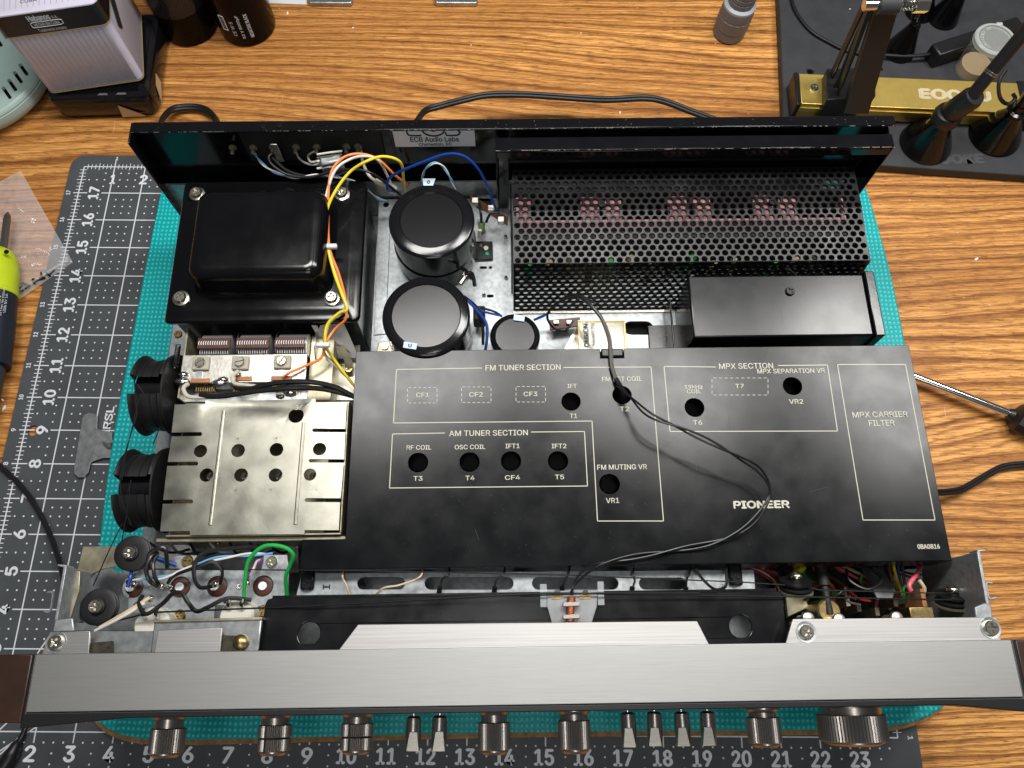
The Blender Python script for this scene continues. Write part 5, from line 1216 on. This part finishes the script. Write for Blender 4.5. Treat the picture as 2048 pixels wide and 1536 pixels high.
# T bracket on the mat
Tb = thing('metal_clip', 'flat galvanised T-shaped metal clip on the mat beside the teal pad', 'clip', at(188, 890, .0))
z = .12
tp = [(164, 838), (168, 829), (178, 825), (190, 827), (195, 834), (194, 857), (202, 860), (224, 864), (226, 915), (205, 916), (188, 921), (181, 926), (177, 944), (168, 954), (156, 955), (148, 947), (148, 935)]
obj('clip_plate', MB().prism([at(*p, z) for p in tp], .09), 'galvdull', Tb, bevel=.01)
obj('clip_fold', MB().tube([at(206, 884, .16), at(214, 890, .19), at(224, 891, .17)], lambda t: .03 + .07 * t, 8), 'galvdull', Tb)
obj('clip_leg', MB().prism([at(190, 862, .088), at(200, 862, .088), at(195, 915, .088), at(184, 915, .088)], .006), 'galvdull', Tb)

# ================================================================== ELECTRIC SCREWDRIVER
dr = thing('electric_screwdriver', 'lime green cordless screwdriver with dark grip beside the plastic bag', 'screwdriver', at(5, 640, -.09))
a0, a1 = at(13, 466, .62), at(0, 1000, .55)
def along(p, q_, prof, n=28): return MB().lathe(prof, n, Matrix.Translation(p) @ (q_ - p).to_track_quat('Z', 'Y').to_matrix().to_4x4())
bt0, bt1 = at(16, 424, .62), at(6, 505, .62); Ld = (bt1 - bt0).length
obj('bit', along(bt0, bt1, [(.02, 0), (.10, .14), (.12, .3), (.12, Ld)], 6), 'gun', dr, smooth=20)
h0, h1 = at(-2, 500, .62), at(-14, 640, .62); h2 = at(-32, 780, .6)
obj('nose', along(h0, h1, [(.25, 0), (.42, .12), (.55, .4), (.60, .8), (.60, (h1 - h0).length * .65)]), 'lime', dr)
obj('body', along(h0.lerp(h1, .66), at(-24, 745, .6), [(.595, 0), (.60, .3), (.60, 1.3), (.57, 2.3)]), 'navy', dr)
obj('trim_ring', along(at(-18, 650, .6) * 0 + h0.lerp(h1, .62), h1, [(.60, 0), (.63, .03), (.63, .10), (.60, .14)]), 'lime', dr)
e0 = at(-24, 648, .62); e1 = at(-40, 760, .6)
obj('grip', along(at(-28, 668, .6), at(-44, 800, .58), [(.56, 0), (.58, .2), (.60, 1.2), (.5, 2.5), (.3, 2.7)]), 'darkgrey', dr)
screw(dr, FR[dr] @ at(13, 512 - 8, 1.12), .07, 'screwblack')
T = MB()
for k, (t, w) in enumerate((('3.6 V', .3), ('4V 5 Nm  No 200/min', .9), ('USB 5V 1A', .6))):
    p0 = at(-1 + k * 6, 600 + k * 3, 1.17); dd = (at(8 + k * 6, 540, 1.17) - p0).normalized(); text(T, t, p0, dd, Vector((-dd.y, dd.x, 0)), w, .07)
obj('grip_lettering', T, 'print', dr, smooth=0)

# ================================================================== PLASTIC BAG AND SCREWS
def bag():
    quad = [at(42, 338, 0), at(148, 525, 0), at(78, 588, 0), at(-40, 560, 0), at(-40, 392, 0)]
    mb = MB(); n = 44; V = []; F = []
    p00, p10, p11, p01 = at(-60, 395, 0), at(42, 342, 0), at(146, 525, 0), at(-20, 640, 0)
    rnd = random.Random(3)
    for j in range(n + 1):
        for i in range(n + 1):
            u, v = i / n, j / n; p = (p00.lerp(p10, u)).lerp(p01.lerp(p11, u), v)
            e = min(u, 1 - u, v, 1 - v) * 4; e = min(1, e)
            zz = .02 + e * (.14 + .06 * math.sin(u * 9 + v * 4) + .06 * math.sin(v * 17 - u * 6) + .05 * abs(math.sin(u * 13 + v * 21)) + .04 * math.sin(u * 31 - v * 27)) + .015 * rnd.random() * e + (.16 * math.exp(-((v - .78) ** 2) / .003) * e)
            V.append((p.x, p.y, max(.012, zz)))
    for j in range(n):
        for i in range(n): a_ = j * (n + 1) + i; F.append((a_, a_ + 1, a_ + n + 2, a_ + n + 1))
    mb.add(V, F); mb.add([(v[0], v[1], .008) for v in V], [f[::-1] for f in F]); return mb
tag(obj('plastic_bag', bag(), 'bag', smooth=70), 'crumpled clear plastic bag with small black screws on the table edge of the mat', 'plastic bag')
tag(obj('bag_seal', MB().tube([at(40, 580, .26), at(88, 549, .3), at(137, 517, .2)], .035, 6), 'bag'), 'shiny folded seal strip across the clear plastic bag', 'bag seal')
sl_ = ['black screw in the clear bag, highest of the five', 'black screw in the clear bag, second from the top', 'small black screw in the middle of the clear bag', 'black screw near the lower end of the clear bag', 'black screw in the clear bag next to the lime screwdriver']
for i, (px, py, a_) in enumerate(((98, 548, 50), (84, 556, 110), (70, 562, 20), (54, 573, 140), (43, 577, 60))):
    p = at(px, py, .06); t = thing('small_screw', sl_[i], 'screw', (p.x, p.y, .012), R(a_), 'black screws in the plastic bag'); PC[t] = Vector()
    d = Vector((math.cos(R(a_)), math.sin(R(a_)), 0))
    obj('shank', MB().cyl(p, p + d * .22, .045, .02, n=8), 'screwblack', t)
    obj('head', MB().cyl(p - d * .05, p, .10, .10, n=12), 'screwblack', t)

# ================================================================== MINT DEVICE
MZ = .9; mc = at(-78, 118, MZ)
mt = thing('round_appliance', 'round mint green plastic housing with slotted vents left of the tin', 'appliance', (mc.x, mc.y, -.09))
RT = ra(-78, 118, MZ, 168); sls = []
dd = (at(60, 158, MZ) - at(33, 120, MZ)).normalized() * .25
for k in range(9):
    c = at(47 - k * 11.3, 139 + k * 15.5, MZ)
    if (c - mc).length < RT - .5: sls.append(pill((c - dd), (c + dd), .055, 6))
for k in range(-1, 6):
    c = at(7 - k * 11.3, 66 + k * 15.5, MZ)
    sls.append(pill((c - dd), (c + dd), .055, 6))
Mm = Matrix.Translation((mc.x, mc.y, 0))
obj('vent_top', MB().plate([(mc.x + x, mc.y + y) for x, y in circ((0, 0), RT - .10, 72)], sls, MZ, .12), 'mint', mt, smooth=30)
obj('housing', MB().lathe([(RT - .42, -.09), (RT - .34, -.04), (RT + .0, .34), (RT + .03, .5), (RT + .02, .70), (RT - .01, .705), (RT - .03, .715), (RT - .03, .735), (RT - .01, .745), (RT, .76), (RT - .03, .86), (RT - .095, MZ)], 90, Mm, capt=False), 'mint', mt, smooth=50)
obj('vent_shade_disc', MB().lathe([(RT - .4, MZ - .45), (RT - .4, MZ - .43)], 40, Mm), 'void', mt)  # dark disc below the slots, stands in for shade inside the housing

# ================================================================== BLACK BOX AND CIGAR TIN
bA, bB = at(130, 238, 0), at(312, 232, 0); ax = (bB - bA).normalized(); ay = Vector((-ax.y, ax.x, 0)); BLn = (bB - bA).length
bb = thing('black_case', 'glossy black plastic case with torn paper scraps under the lilac tin', 'case', ((bA + bB) / 2 + ay * 1.4)[:2] + (-.09,), math.atan2(ax.y, ax.x))
PCb = (bA + bB) / 2
def lb(u, v, z): p = bA + ax * u + ay * v; return Vector((p.x, p.y, z))
Rz = math.atan2(ax.y, ax.x)
Mb = Matrix.Translation((bA.x, bA.y, 0)) @ Matrix.Rotation(Rz, 4, 'Z')
hw, hh = BLn / 2 + .15, 1.75
obj('case_body', MB().rrect_loft([(BLn / 2, hh, hw - .12, hh - .12, .3, -.09), (BLn / 2, hh, hw - .02, hh - .02, .3, .15), (BLn / 2, hh, hw, hh, .3, .85), (BLn / 2, hh, hw - .04, hh - .04, .3, .92), (BLn / 2, hh, hw - .25, hh - .25, .22, .90), (BLn / 2, hh, hw - .3, hh - .3, .2, .86)]).xform(Mb), 'blackgloss', bb)
def scrap(u0, pts): return MB().prism([Mb @ Vector((p[0], p[1], 0)) for p in pts], 0, .1)
sc1 = MB().add([lb(1.95, -.03, .05), lb(2.75, -.03, .06), lb(2.2, -.03, .5), lb(2.05, -.03, .62)], [(0, 1, 2, 3)])
sc1.add([v + Vector((0, .012, 0)) for v in map(Vector, sc1.v)], [(3, 2, 1, 0)])
obj('paper_scrap', sc1.xform(Matrix.Translation(-ay * .01)), 'tan', bb, smooth=0)
ue = BLn + .17
sc2 = MB().add([lb(ue, .75, .6), lb(ue, 1.15, .72), lb(ue, 1.15, .3), lb(ue, .5, .05)], [(0, 1, 2, 3)]); sc2.add([Vector(v) - ax * .012 for v in sc2.v[:4]], [(3, 2, 1, 0)])
obj('paper_scrap', sc2, 'tan', bb, smooth=0)
for u in (1.5, 2.1): obj('case_marking', MB().add([lb(u, .14, .925), lb(u + .35, .14, .925), lb(u + .30, .22, .925), lb(u + .06, .22, .925)], [(0, 1, 2, 3)]), 'galvdull', bb, smooth=0)
ZT0 = .94
tA, tB = at(98, 188, ZT0), at(288, 160, ZT0); tx = (tB - tA).normalized(); ty = Vector((-tx.y, tx.x, 0)); TLn = (tB - tA).length
zc_ = 2.9
# height of the lid edge: the left edge of the front rises to pixel (12,76)
best = min((abs((lambda q_: (q_ - Vector((tA.x, tA.y, q_.z))).length)(at(12, 76, h / 20))), h / 20) for h in range(30, 110)); ZL = best[1]
tn = thing('cigar_tin', 'lilac striped cigar tin with black banded lid standing on the black case', 'tin', ((tA + tB) / 2 + ty * 1.4)[:2] + (ZT0,), math.atan2(tx.y, tx.x))
Mt = Matrix.Translation((tA.x, tA.y, 0)) @ Matrix.Rotation(math.atan2(tx.y, tx.x), 4, 'Z')
TD = 3.0; thw, thh = TLn / 2, TD / 2
obj('tin_body', MB().rrect_loft([(thw, thh, thw - .02, thh - .02, .22, ZT0 + .03), (thw, thh, thw, thh, .22, ZT0 + .06), (thw, thh, thw, thh, .22, ZL)]).xform(Mt), 'lilac', tn)
obj('gilt_rim', MB().rrect_loft([(thw, thh, thw + .015, thh + .015, .22, ZT0 + .0), (thw, thh, thw + .015, thh + .015, .22, ZT0 + .028)]).xform(Mt), 'gilt', tn)
obj('lid_rim', MB().rrect_loft([(thw, thh, thw + .05, thh + .05, .25, ZL), (thw, thh, thw + .05, thh + .05, .25, ZL + .03)]).xform(Mt), 'gilt', tn)
ld = obj('lid', MB().rrect_loft([(thw, thh, thw + .04, thh + .04, .25, ZL + .032), (thw, thh, thw + .04, thh + .04, .25, ZL + .78)]).xform(Mt), 'tinblack', tn)
obj('lid_top', MB().rrect_loft([(thw, thh, thw + .045, thh + .045, .25, ZL + .782), (thw, thh, thw + .04, thh + .04, .25, ZL + .82), (thw, thh, thw - .0, thh - .0, .2, ZL + .84)]).xform(Mt), 'lilac', tn)
S = MB()
for k in range(20):
    u = .12 + k * .165
    if u < TLn - .2: S.add([Mt @ Vector((u, -.004, ZT0 + .1)), Mt @ Vector((u + .02, -.004, ZT0 + .1)), Mt @ Vector((u + .02, -.004, ZL - .01)), Mt @ Vector((u, -.004, ZL - .01))], [(0, 1, 2, 3)])
    v = .3 + k * .165
    if v < TD - .2: S.add([Mt @ Vector((TLn + .004, v, ZT0 + .1)), Mt @ Vector((TLn + .004, v + .02, ZT0 + .1)), Mt @ Vector((TLn + .004, v + .02, ZL - .01)), Mt @ Vector((TLn + .004, v, ZL - .01))], [(0, 1, 2, 3)])
    if u < TLn - .1: S.add([Mt @ Vector((u, .15, ZL + .843)), Mt @ Vector((u + .02, .15, ZL + .843)), Mt @ Vector((u + .02, 2.85, ZL + .843)), Mt @ Vector((u, 2.85, ZL + .843))], [(0, 1, 2, 3)])
obj('pinstripes', S, 'tinline', tn, smooth=0)
def ft(T, t, u, z, w, h, b=0.): text(T, t, Mt @ Vector((u, -.047, z)), tx, (0, 0, 1), w, h, b)
T = MB(); ft(T, 'Habanos', 1.30, ZL + .60, .62, .20, .01); ft(T, 's.a.', 1.74, ZL + .56, .16, .09); ft(T, 'HECHO EN CUBA', 1.42, ZL + .36, .72, .11, .003); ft(T, 'Totalmente a mano', 1.46, ZL + .14, .8, .11)
T.tube([Mt @ Vector((1.42 + dx * .44, -.047, ZL + .36 + dz * .095)) for dx, dz in ((-1, 0), (-.92, .9), (0, 1), (.92, .9), (1, 0), (.92, -.9), (0, -1), (-.92, -.9), (-1, 0))], .008, 5)
sub_o = obj('lid_lettering', T, 'print', tn, smooth=0)
T = MB(); text(T, 'CUBA', Mt @ Vector((1.15, .38, ZL + .846)), tx, ty, .48, .13); obj('top_lettering', T, 'ink', tn, smooth=0)
isl = [(1.75, .42), (2.0, .30), (2.2, .36), (2.45, .30), (2.5, .42), (2.3, .5), (2.5, .62), (2.3, .85), (2.0, .8), (1.95, .62), (1.8, .55)]
obj('map_print', MB().add([Mt @ Vector((u - .15, v + .1, ZL + .8465)) for u, v in isl], [tuple(range(len(isl)))]).add([Mt @ Vector((u * .4 - .3, v * .6 + .45, ZL + .8465)) for u, v in isl], [tuple(range(len(isl)))]), 'map', tn, smooth=0)
obj('side_emblem', MB().add([Mt @ Vector((TLn + .047, v, z)) for v, z in ((.45, ZL - .55), (.62, ZL - .85), (1.5, ZL - .12), (1.0, ZL - .05))], [(0, 1, 2, 3)]), 'void', tn, smooth=0)

# ================================================================== BLACK CAPACITOR CANS
for i, (px, py, h, lab) in enumerate(((382, 52, 3.6, 'dark can capacitor in wrinkled sleeve right of the tin, without writing'), (497, 52, 3.6, 'dark can capacitor with white lettering, right of its plain twin'))):
    c = at(px, py, -.09); r = ra(px, py, 0, 55)
    t = thing('can_capacitor', lab, 'capacitor', (c.x, c.y, -.09), 0, 'black can capacitors at the back of the table')
    obj('sleeve', MB().lathe([(r - .08, -.09), (r - .02, -.05), (r, .02), (r, h - .05), (r - .05, h)], 48, Matrix.Translation((c.x, c.y, 0))), 'can', t)
    obj('end_disc', MB().lathe([(r - .1, h + .001), (r - .1, h + .04)], 32, Matrix.Translation((c.x, c.y, 0))), 'void', t)
    if i:
        T = MB()
        for k, (s_, w, aa) in enumerate((('CE W S', .62, -98), ('50 V 8000\u00b5F', 1.0, -82), ('NEGATIVE BLACK', 1.0, -66))):
            a_ = R(aa); nr = Vector((math.cos(a_), math.sin(a_), 0)); tt = Vector((-math.sin(a_), math.cos(a_), 0))
            text(T, s_, Vector((c.x, c.y, .85 + (w - 1) * .2)) + nr * (r + .012), (0, 0, 1), -tt, w, .12, .003)
        a_ = R(-116); nr = Vector((math.cos(a_), math.sin(a_), 0)); tt = Vector((-math.sin(a_), math.cos(a_), 0)); c_ = Vector((c.x, c.y, .95)) + nr * (r + .012)
        T.tube([c_ + Vector((0, 0, dz)) + tt * dt for dz, dt in ((-.3, -.09), (.3, -.09), (.3, .09), (-.3, .09), (-.3, -.09))], .014, 5, smooth=False)
        text(T, 'NIPPON', c_ + tt * -.035, (0, 0, 1), -tt, .4, .05); text(T, 'CHEMI-CON', c_ + tt * .035, (0, 0, 1), -tt, .44, .05)
        obj('can_lettering', T, 'print', t, smooth=0)
    else:
        obj('loose_film', MB().lathe([(r + .03, 1.2), (r + .09, 1.5), (r + .05, 1.9), (r + .12, 2.3), (r + .06, 2.9), (r + .02, 3.3)], 22, Matrix.Translation((c.x, c.y, 0)), capb=False, capt=False), 'film', t)

# paper and metal plates at the top edge
tag(obj('paper_sheet', MB().prism([at(535, -60, -.08), at(608, -60, -.08), at(614, 9, -.08), at(536, 6, -.08)], -.088), 'paper', smooth=0), 'white printed paper corner behind the lettered can', 'paper')
for i, (xa, xb, yb_, lab) in enumerate(((616, 704, 7, 'shiny grey metal plate at the top edge, beside the paper'), (869, 955, 8, 'shiny grey metal plate at the top edge, straight behind the receiver sticker'))):
    tag(obj('metal_plate', MB().rrect_loft([(*((at(xa, 0, .1) + at(xb, 0, .1)) / 2)[:2], (at(xb, 0, .1) - at(xa, 0, .1)).length / 2, 1.0, .1, z_) for z_ in (-.085, .1)]).xform(Matrix.Translation((0, 1.0 - .13, 0))), 'galvdull', bevel=.03), lab, 'plate', 'metal plates at the back of the table')
# grey flashlight standing
c = at(1458, 62, 0)
g = thing('grey_torch', 'small grey ribbed torch standing near the black work base', 'torch', (c.x, c.y, -.09))
MT = Matrix.Translation((c.x, c.y, 0)) @ Matrix.Rotation(R(3), 4, 'Y')
k1 = MB(); knurl(k1, .58, .32, .78, 16, MT, .012)
obj('ribbed_foot', k1, 'greyplas', g, smooth=20); obj('foot_ring', MB().lathe([(.50, -.09), (.56, -.03), (.56, .31)], 40, MT), 'greyplas', g)
obj('waist', MB().lathe([(.565, .79), (.57, .95), (.55, 1.15), (.50, 1.2)], 40, MT), 'greyplas', g); obj('light_ring', MB().lathe([(.55, 1.16), (.55, 1.24), (.47, 1.3)], 40, MT), 'lightgrey', g)
for k in range(6):
    k1 = MB(); knurl(k1, .455, 1.32 + k * .2, 1.5 + k * .2, 14, MT, .010); obj('barrel_segment', k1, 'greyplas', g, smooth=20)

# ================================================================== WORK STATION BASE
wb = thing('work_base', 'large charcoal work base plate at top right', 'base plate', at(1800, 200, -.09)[:2] + (-.09,))
ZW = .3
bp_ = [at(1553, -80, ZW), at(1560, 60, ZW), at(1567, 238, ZW), at(1570, 312, ZW), at(1580, 325, ZW), at(1760, 330, ZW), at(2120, 356, ZW), at(2120, -80, ZW)]
obj('base_slab', MB().plate([p[:2] for p in bp_][::-1], [circ(at(1621, 142, ZW), .11, 16)], ZW, .38), 'base', wb, bevel=.05)
T = MB(); text(T, 'EOOKE', at(1905, 318, ZW) + Vector((.12, 0, .006)), (1, .03, 0), (-.03, 1, 0), 1.75, .34, .04); obj('base_lettering', T, 'baselogo', wb, smooth=0)
# gold bar
gb_ = thing('gold_rail', 'gold anodised rail with pale lettering lying on the charcoal base', 'rail', at(1830, 190, ZW + .005))
ZGR = 1.05
ga, gb2, gc, gd = at(1603, 147, ZGR), at(2040, 166, ZGR), at(2036, 214, ZGR), at(1603, 207, ZGR)
gx = (gb2 - ga).normalized(); gy = Vector((-gx.y, gx.x, 0)); wdt = (ga - gd).dot(gy); Mg = Matrix.Translation((gd.x, gd.y, 0)) @ Matrix.Rotation(math.atan2(gx.y, gx.x), 4, 'Z'); GL = (gb2 - ga).length
obj('rail_bar', MB().box(0, GL, 0, wdt, ZW + .08, ZGR).box(0, GL, -.04, 0.0, ZGR - .36, ZGR - .16).xform(Mg), 'gold', gb_, bevel=.035)
obj('rail_end_cap', MB().box(-.16, -.005, -.05, wdt + .04, ZW + .006, ZGR + .01).xform(Mg), 'blackplastic', gb_, bevel=.03)
obj('rail_end_cap', MB().box(GL + .005, GL + .5, -.1, wdt + .1, ZW + .006, ZGR + .01).xform(Mg), 'blackplastic', gb_, bevel=.03)
c = at(1628, 176, ZGR); screw(gb_, FR[gb_] @ c, .14, 'chrome'); T = MB(); text(T, 'EOOKU', at(1910, 190, ZGR + .004), gx, gy, 2.25, .37, .05); obj('rail_lettering', T, 'goldlogo', gb_, smooth=0)
# clamp arm
ca = thing('clamp_arm', 'tall black ribbed clamp arm with spring bolt rising from the gold rail', 'clamp', at(1710, 180, ZGR))
obj('clamp_block', MB().prism([at(1654, 137, 1.5), at(1750, 134, 1.5), at(1752, 192, 1.5), at(1654, 200, 1.5)], ZW + .02), 'blackplastic', ca, bevel=.03)
def beam(p0, p1, wv, tv):    # box beam between two points, width vector, thickness vector
    p0, p1, wv, tv = Vector(p0), Vector(p1), Vector(wv), Vector(tv)
    V = [p + s_ * wv / 2 + t_ * tv / 2 for p in (p0, p1) for s_, t_ in ((-1, -1), (1, -1), (1, 1), (-1, 1))]
    return MB().add(V, [(3, 2, 1, 0), (4, 5, 6, 7), (0, 1, 5, 4), (1, 2, 6, 5), (2, 3, 7, 6), (3, 0, 4, 7)])
pa, pb_ = at(1718, 218, 1.55), at(1780, -5, 5.0)
ax3 = (pb_ - pa).normalized(); wv = Vector((0, 1, 0)).cross(ax3).normalized() * -.42
def arm(name, p0, p1, w0, w1, th, m='blackplastic'):
    mb = MB(); V = []
    for p, w in ((p0, w0), (p1, w1)):
        p = Vector(p)
        for s_, t_ in ((-1, -1), (1, -1), (1, 1), (-1, 1)): V.append(p + Vector((s_ * w / 2, 0, 0)) + Vector((0, t_ * th / 2, t_ * th * .2)))
    mb.add(V, [(3, 2, 1, 0), (4, 5, 6, 7), (0, 1, 5, 4), (1, 2, 6, 5), (2, 3, 7, 6), (3, 0, 4, 7)])
    obj(name, mb, m, ca, bevel=.02)
arm('arm_beam', at(1712, 216, 1.52), at(1776, 2, 5.0), .80, .62, .35)
arm('arm_rail', at(1664, 150, 1.52), at(1733, 0, 4.4), .07, .07, .3); arm('arm_rail', at(1676, 185, 1.52), at(1741, 0, 4.8), .05, .05, .3)
arm('arm_web', at(1676, 175, 1.50), at(1742, 10, 4.3), .30, .22, .06, 'void')
obj('pivot_bolt', MB().cyl(at(1728, 10, 5.1), at(1756, 9, 5.1), .16, n=20), 'chrome', ca); obj('pivot_sleeve', MB().cyl(at(1756, 9, 5.1), at(1796, 8, 5.1), .26, n=24), 'base', ca)
s0, s1 = at(1797, 8, 5.1), at(1828, 8, 5.1); spm = MB().tube([s0.lerp(s1, i / 70) + Vector((0, .15 * math.cos(i * .45), .15 * math.sin(i * .45))) for i in range(71)], .03, 6, smooth=False); obj('pivot_spring', spm, 'chrome', ca)
obj('pivot_nut', MB().cyl(at(1829, 8, 5.1), at(1855, 8, 5.1), .24, n=6), 'gun', ca, smooth=20)
obj('wing_screw', MB().lathe([(.10, 0), (.14, .05), (.12, .12), (.04, .16)], 20, Matrix.Translation(at(1745, 155, 1.5))).tube([at(1735, 162, 1.5), at(1752, 148, 1.7), at(1763, 137, 1.9)], lambda t: .07 - .0 * t, 10), 'chrome', ca)
# cone bases with arms
def cone(px, py, rpx, h, lab, extras, zt=None):
    c = at(px, py, ZW); r = ra(px, py, ZW, rpx)
    t = thing('helping_hand', lab, 'helping hand', (c.x, c.y, ZW + .001), 0, 'cone footed helping hands')
    obj('cone_foot', MB().lathe([(r, ZW + .005), (r + .02, ZW + .03), (r, ZW + .1), (r * .38, ZW + h), (r * .36, ZW + h + .1)], 48, Matrix.Translation((c.x, c.y, 0))), 'bell', t)
    return t, c, Vector((c.x, c.y, ZW + h + .1))
t, c, tp_ = cone(1850, 288, 50, 1.05, 'cone footed black arm leaning right, nearest the receiver corner', None)
obj('collar', MB().lathe([(.30, 0), (.42, .06), (.44, .3), (.40, .42), (.30, .46)], 32, Matrix.Translation(tp_)), 'blackplastic', t)
q0, q1, q2 = tp_ + Vector((0, 0, .35)), at(1962, 172, 3.2), at(2110, -20, 6.0); 
obj('socket', along(q0, at(1945, 195, 2.8), [(.30, 0), (.34, .15), (.34, 1.0), (.29, 1.15)], 32), 'blackplastic', t)
e = at(2110, -10, 5.6); s_ = at(1930, 208, 2.6)
obj('arm_tube', along(s_, e, [(.19, 0), (.19, (e - s_).length)], 28), 'blackplastic', t)
for f_ in (.30, .32): obj('tube_ring', along(s_.lerp(e, f_), e, [(.195, 0), (.20, .02), (.195, .04)], 28), 'gun', t)
obj('socket_key', along(at(1908, 226, 2.25), at(1918, 212, 2.5), [(.08, 0), (.08, .35)], 12), 'void', t)
t, c, tp_ = cone(1988, 272, 50, 1.05, 'cone footed black arm at the right edge, beside the leaning tube', None)
obj('collar', MB().lathe([(.22, 0), (.32, .04), (.32, .14), (.22, .18), (.22, .4)], 32, Matrix.Translation(tp_)), 'blackgloss', t)
e = at(2110, 110, 4.0); obj('arm_tube', along(tp_ + Vector((0, 0, .2)), e, [(.17, 0), (.15, (e - tp_).length)], 24), 'blackgloss', t)
obj('loop_wire', MB().tube([at(2012, 140, 2.2), at(1998, 165, 2.0), at(2000, 195, 2.0), at(2015, 208, 2.1), at(2030, 198, 2.2), at(2026, 188, 2.2)], .06, 8), 'rubber', t)
t, c, tp_ = cone(1797, 103, 30, 1.1, 'small cone footed arm with a spring neck behind the clamp arm', None)
sm = MB().tube([tp_.lerp(at(1832, 15, 2.6), i / 60) + Vector((.11 * math.cos(i * .8), .11 * math.sin(i * .8), 0)) for i in range(61)], .035, 6, smooth=False)
obj('spring_neck', sm, 'blackgloss', t)
t, c, tp_ = cone(1885, 38, 29, 1.3, 'small cone foot at the top edge, between spring neck and container', None)
obj('collar', MB().lathe([(.2, 0), (.2, .4)], 20, Matrix.Translation(tp_)), 'blackgloss', t)
t, c, tp_ = cone(1838, 26, 27, .8, 'small cone foot behind the spring neck, directly under the pivot bolt', None)
# inline switch and its cable
il = thing('inline_switch', 'long black inline cable box lying diagonally behind the container', 'cable switch', at(1950, 80, ZW + .005))
u0, u1 = at(1880, 108, .95), at(2052, 52, .95); ux = (u1 - u0).normalized(); Mi = Matrix.Translation((u0.x, u0.y, 0)) @ Matrix.Rotation(math.atan2(ux.y, ux.x), 4, 'Z')
obj('switch_body', MB().box(0, (u1 - u0).length, -.05, .50, ZW + .01, .93).xform(Mi), 'blackplastic', il, bevel=.06)
obj('strain_relief', along(at(1870, 106, .6), at(1884, 105, .6), [(.08, 0), (.11, .08), (.11, .2)], 16), 'rubber', il)
cable('thin_cable', [(1580, -20, .4), (1590, 20, .37), (1620, 60, .37), (1660, 85, .37), (1700, 103, .37), (1750, 108, .45), (1800, 112, .55), (1840, 111, .6), (1872, 106, .6)], .06, 'rubber', 'thin black cable curving over the charcoal base to the inline box', 'cable')
# container
c = at(1942, 142, ZW); ctn = thing('plastic_container', 'small round clear plastic container with embossed lid behind the gold rail', 'container', (c.x, c.y, ZW + .001))
r = .62; tz = 1.75
obj('cup', MB().lathe([(r * .86, ZW + .01), (r * .9, ZW + .05), (r, tz - .15)], 40, Matrix.Translation((c.x, c.y, 0)), capt=False), 'clear', ctn)
obj('contents', MB().lathe([(r * .8, ZW + .03), (r * .8, ZW + .35)], 30, Matrix.Translation((c.x, c.y, 0))), 'tan', ctn)
obj('lid_disc', MB().lathe([(r * .88, tz - .02), (r * .88, tz)], 40, Matrix.Translation((c.x, c.y, 0))), 'clear', ctn)
obj('lid_rim', MB().lathe([(r * .89, tz - .02), (r * .89, tz + .03), (r * 1.0, tz + .04), (r * 1.07, tz), (r * 1.07, tz - .14), (r * 1.01, tz - .15)], 48, Matrix.Translation((c.x, c.y, 0)), capb=False, capt=False), 'frost', ctn)
obj('lid_tab', MB().box(c.x + .18, c.x + .38, c.y + r * .97, c.y + r * 1.16, tz - .06, tz + .0), 'frost', ctn, bevel=.02)
T = MB(); s_ = 'CONTAINER PP'
for k, ch in enumerate(s_):
    if ch == ' ': continue
    a_ = R(230 - k * 11.5); nr = Vector((math.cos(a_), math.sin(a_), 0)); tt = Vector((math.sin(a_), -math.cos(a_), 0))
    text(T, ch, Vector((c.x, c.y, tz + .006)) + nr * r * .70, tt, nr, .075, .10, .003)
obj('lid_lettering', T, 'frost', ctn, smooth=0)

# crumbs and flakes on the wood
cr_ = MB(); rnd = random.Random(5)
for (px, py, s_) in ((1953, 518, .07), (1240, 225, .05), (575, 26, .06), (942, 90, .03), (8, 816, .08), (5, 800, .05), (1162, 66, .03), (1700, 120, .03), (1915, 465, .02), (1980, 610, .02), (558, 17, .02), (706, 55, .035), (1400, 120, .02), (1820, 400, .02), (1700, 18, .03), (1730, 33, .04)):
    z_ = .302 if 1560 < px and py < 320 else -.088
    p = at(px, py, z_); cr_.lathe([(s_, 0), (s_ * .7, s_ * .3), (s_ * .2, s_ * .4)], 5, Matrix.Translation(p) @ Matrix.Rotation(rnd.random() * 6, 4, 'Z') @ Matrix.Diagonal((1.3, .6, 1, 1)))
tag(obj('crumbs', cr_, 'label'), 'tiny pale crumbs scattered over the wood and base', 'crumbs', kind='stuff')

# receiver empty: parts were placed in its frame
